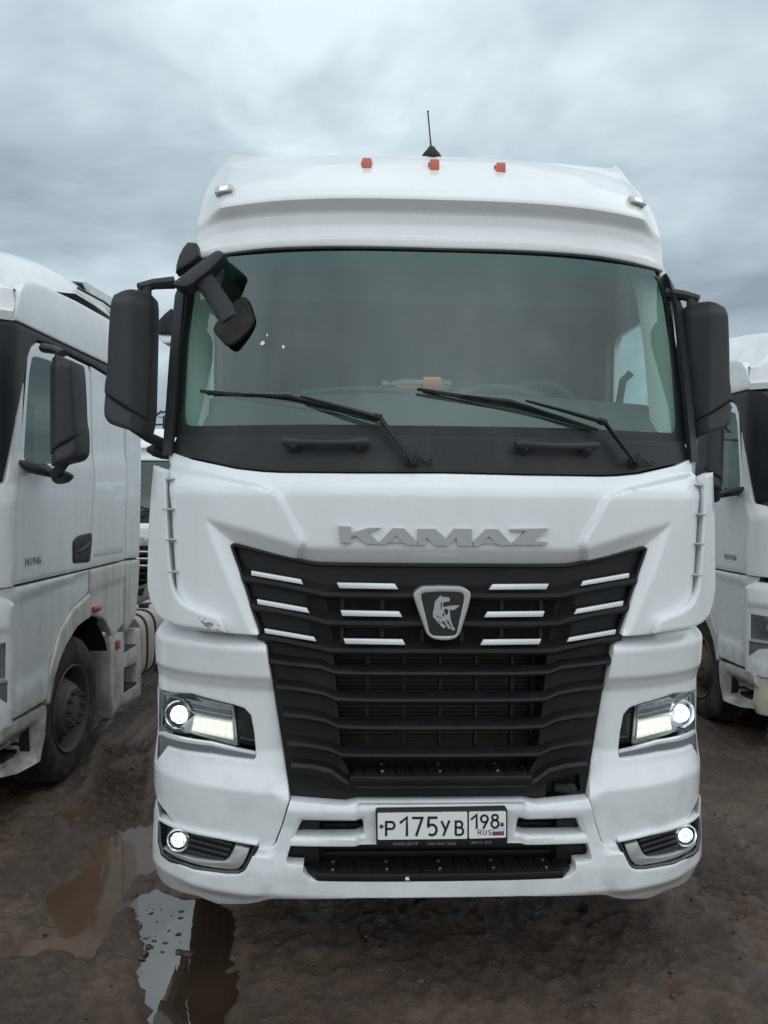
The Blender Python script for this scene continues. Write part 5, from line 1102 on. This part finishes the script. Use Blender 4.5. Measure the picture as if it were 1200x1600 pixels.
    mb.box((-.9, 1.3, .42), (.9, 1.5, .58)); mb.box((-.9, .6, 1.1), (.9, 2.3, 1.25)); mb.obj('chassis', 'chassis_metal', N, 0)
    mb = MB(); mb.box((-.9, 3.2, .90), (.9, 4.3, .93)); mb.obj('catwalk', 'chassis_metal', N, 0)
    # ---- mirrors taken over from the middle truck's pattern
    kids = lambda o: [c for c in bpy.data.objects if c.parent == o]
    for src in kids(main):
        b = src.name.split('.')[0]
        if b in ('side_mirror', 'kerb_mirror', 'wiper'):
            m = src.copy(); COL.objects.link(m); m.parent = N; sg_ = 1 if src.data.vertices[0].co.x > 0 else -1; m.location = (sg_ * (.17 if b == 'side_mirror' else .02), .04, -.105) if b != 'wiper' else (0, -.03, -.10)
            for ch in kids(src): c = ch.copy(); COL.objects.link(c); c.parent = m
    for s in (-1, 1):
        mb = MB(); mb.tube([(s * 1.23, .56, 2.20), (s * 1.30, .60, 2.17), (s * 1.34, .72, 2.15), (s * 1.25, .86, 2.19)], [.03, .06, .055, .03], 10, .6); mb.obj('mirror_foot', 'mirror_plastic', N, 50)
    return N

principled('cream', (0.62, 0.56, 0.46), 0.5, coat=.2)
TRUCK = build_truck()
LEFT = build_neighbour(TRUCK)
RIGHT = copy_tree(LEFT, None, 'white truck half hidden on the right, its front corner and dark windscreen pillar showing')
LEFT.location = (-3.62145772, 1.1223041, 0.0); LEFT.rotation_euler = (0, 0, math.atan2(-0.04979797, 0.99875931))
RIGHT.location = (4.20, 2.79, -0.07)
FAR = copy_tree(TRUCK, None, 'white truck parked far behind, glimpsed in the gap left of the middle truck'); p = PY(252, 800, 9.5); FAR.location = (p[0], 9.5, -0.53)
# ------------------------------------------------------------------ bottle on the dashboard
def build_bottle():
    p0 = PY(597, 600, .62); p1 = PY(706, 599, .62); zc = 2.555; L = p1[0] - p0[0]; o = np.array([p0[0], .62, zc])
    B = thing('bottle', 'clear plastic bottle with orange label and cap lying on the dashboard behind the windscreen', 'bottle', tuple(o - np.array([0, 0, .038])))
    c = np.array([0, 0, .038]); X = lambda t: t * L
    m = MB(); m.lathe([(X(.07), .012), (X(.12), .013), (X(.14), .016), (X(.24), .032), (X(.32), .037), (X(.5), .035), (X(.56), .037), (X(.84), .037), (X(.9), .037), (X(.97), .034), (X(1.0), .024), (X(.98), .0)], c, 'x', 24); m.obj('bottle_body', 'bottle_plastic', B, 50)
    m = MB(); m.lathe([(X(.0), .0), (X(.0), .015), (X(.075), .0155), (X(.08), .012)], c, 'x', 18); m.obj('bottle_cap', 'bottle_cap', B, 40)
    m = MB(); m.lathe([(X(.585), .0378), (X(.84), .0378)], c, 'x', 24); lb = m.obj('bottle_label', 'orange_label', B, 50)
    m = MB(); v = [(X(t), -.0383 * math.cos(a), .038 + .0383 * math.sin(a)) for t, a in ((.60, .85), (.78, .85), (.78, .62), (.60, .62))]; m.add(v, [(0, 1, 2, 3)]); v = [(X(t), -.0383 * math.cos(a), .038 + .0383 * math.sin(a)) for t, a in ((.785, .95), (.83, .95), (.83, .5), (.785, .5))]; m.add(v, [(0, 1, 2, 3)]); m.obj('label_print', 'label_white', lb, 0)
    m = MB(); m.lathe([(X(.2), 0), (X(.21), .013), (X(.55), .015), (X(.56), .0)], c + np.array([0, 0, -.020]), 'x', 14); m.obj('drink', 'orange_label', B, 50)
build_bottle()
# ------------------------------------------------------------------ floodlight mast and overhead cable far behind
def build_mast():
    b = PY(255.5, 700, 24.0); x, y = b[0], b[1]; zt = PY(254, 650, y)[2]; z0 = -.5
    M = thing('light_mast', 'thin dark floodlight mast seen far behind through the gap by the black mirror', 'light mast', (x, y, z0))
    m = MB(); m.tube([(0, 0, 0), (0, 0, zt - z0)], [.06, .035], 8); m.obj('pole', 'twine_grey', M, 50)
    for a, b_, n in ((-.34, -.10, .02), (-.06, .30, .16)):
        m = MB(); m.prism([(a, -.12, zt - z0 + n - .10), (b_, -.12, zt - z0 + n + .10), (b_ + .03, .10, zt - z0 + n + .14), (a + .03, .10, zt - z0 + n - .06)], (.02, 0, .05)); m.obj('floodlight', 'twine_grey', M, 30)
    m = MB(); m.tube([(0, 0, zt - z0 - .06), (-.22, 0, zt - z0 - .03)], .015, 6); m.tube([(0, 0, zt - z0 - .06), (.12, 0, zt - z0 + .16)], .015, 6); m.obj('bracket', 'twine_grey', M, 50)
    c0 = PY(150, 664, y + .3); c1 = PY(330, 663, y + .3); m = MB(); m.tube([tuple(c0 + (c1 - c0) * t + np.array([0, 0, .2 * (2 * t - 1) ** 2 * 0])) for t in np.linspace(-1.2, 2.2, 12)], .035, 6); o = m.obj('overhead_cable', 'twine_grey', None, 60)
    o['label'] = 'dark overhead cable crossing the sky far behind the mast'; o['category'] = 'cable'
build_mast()
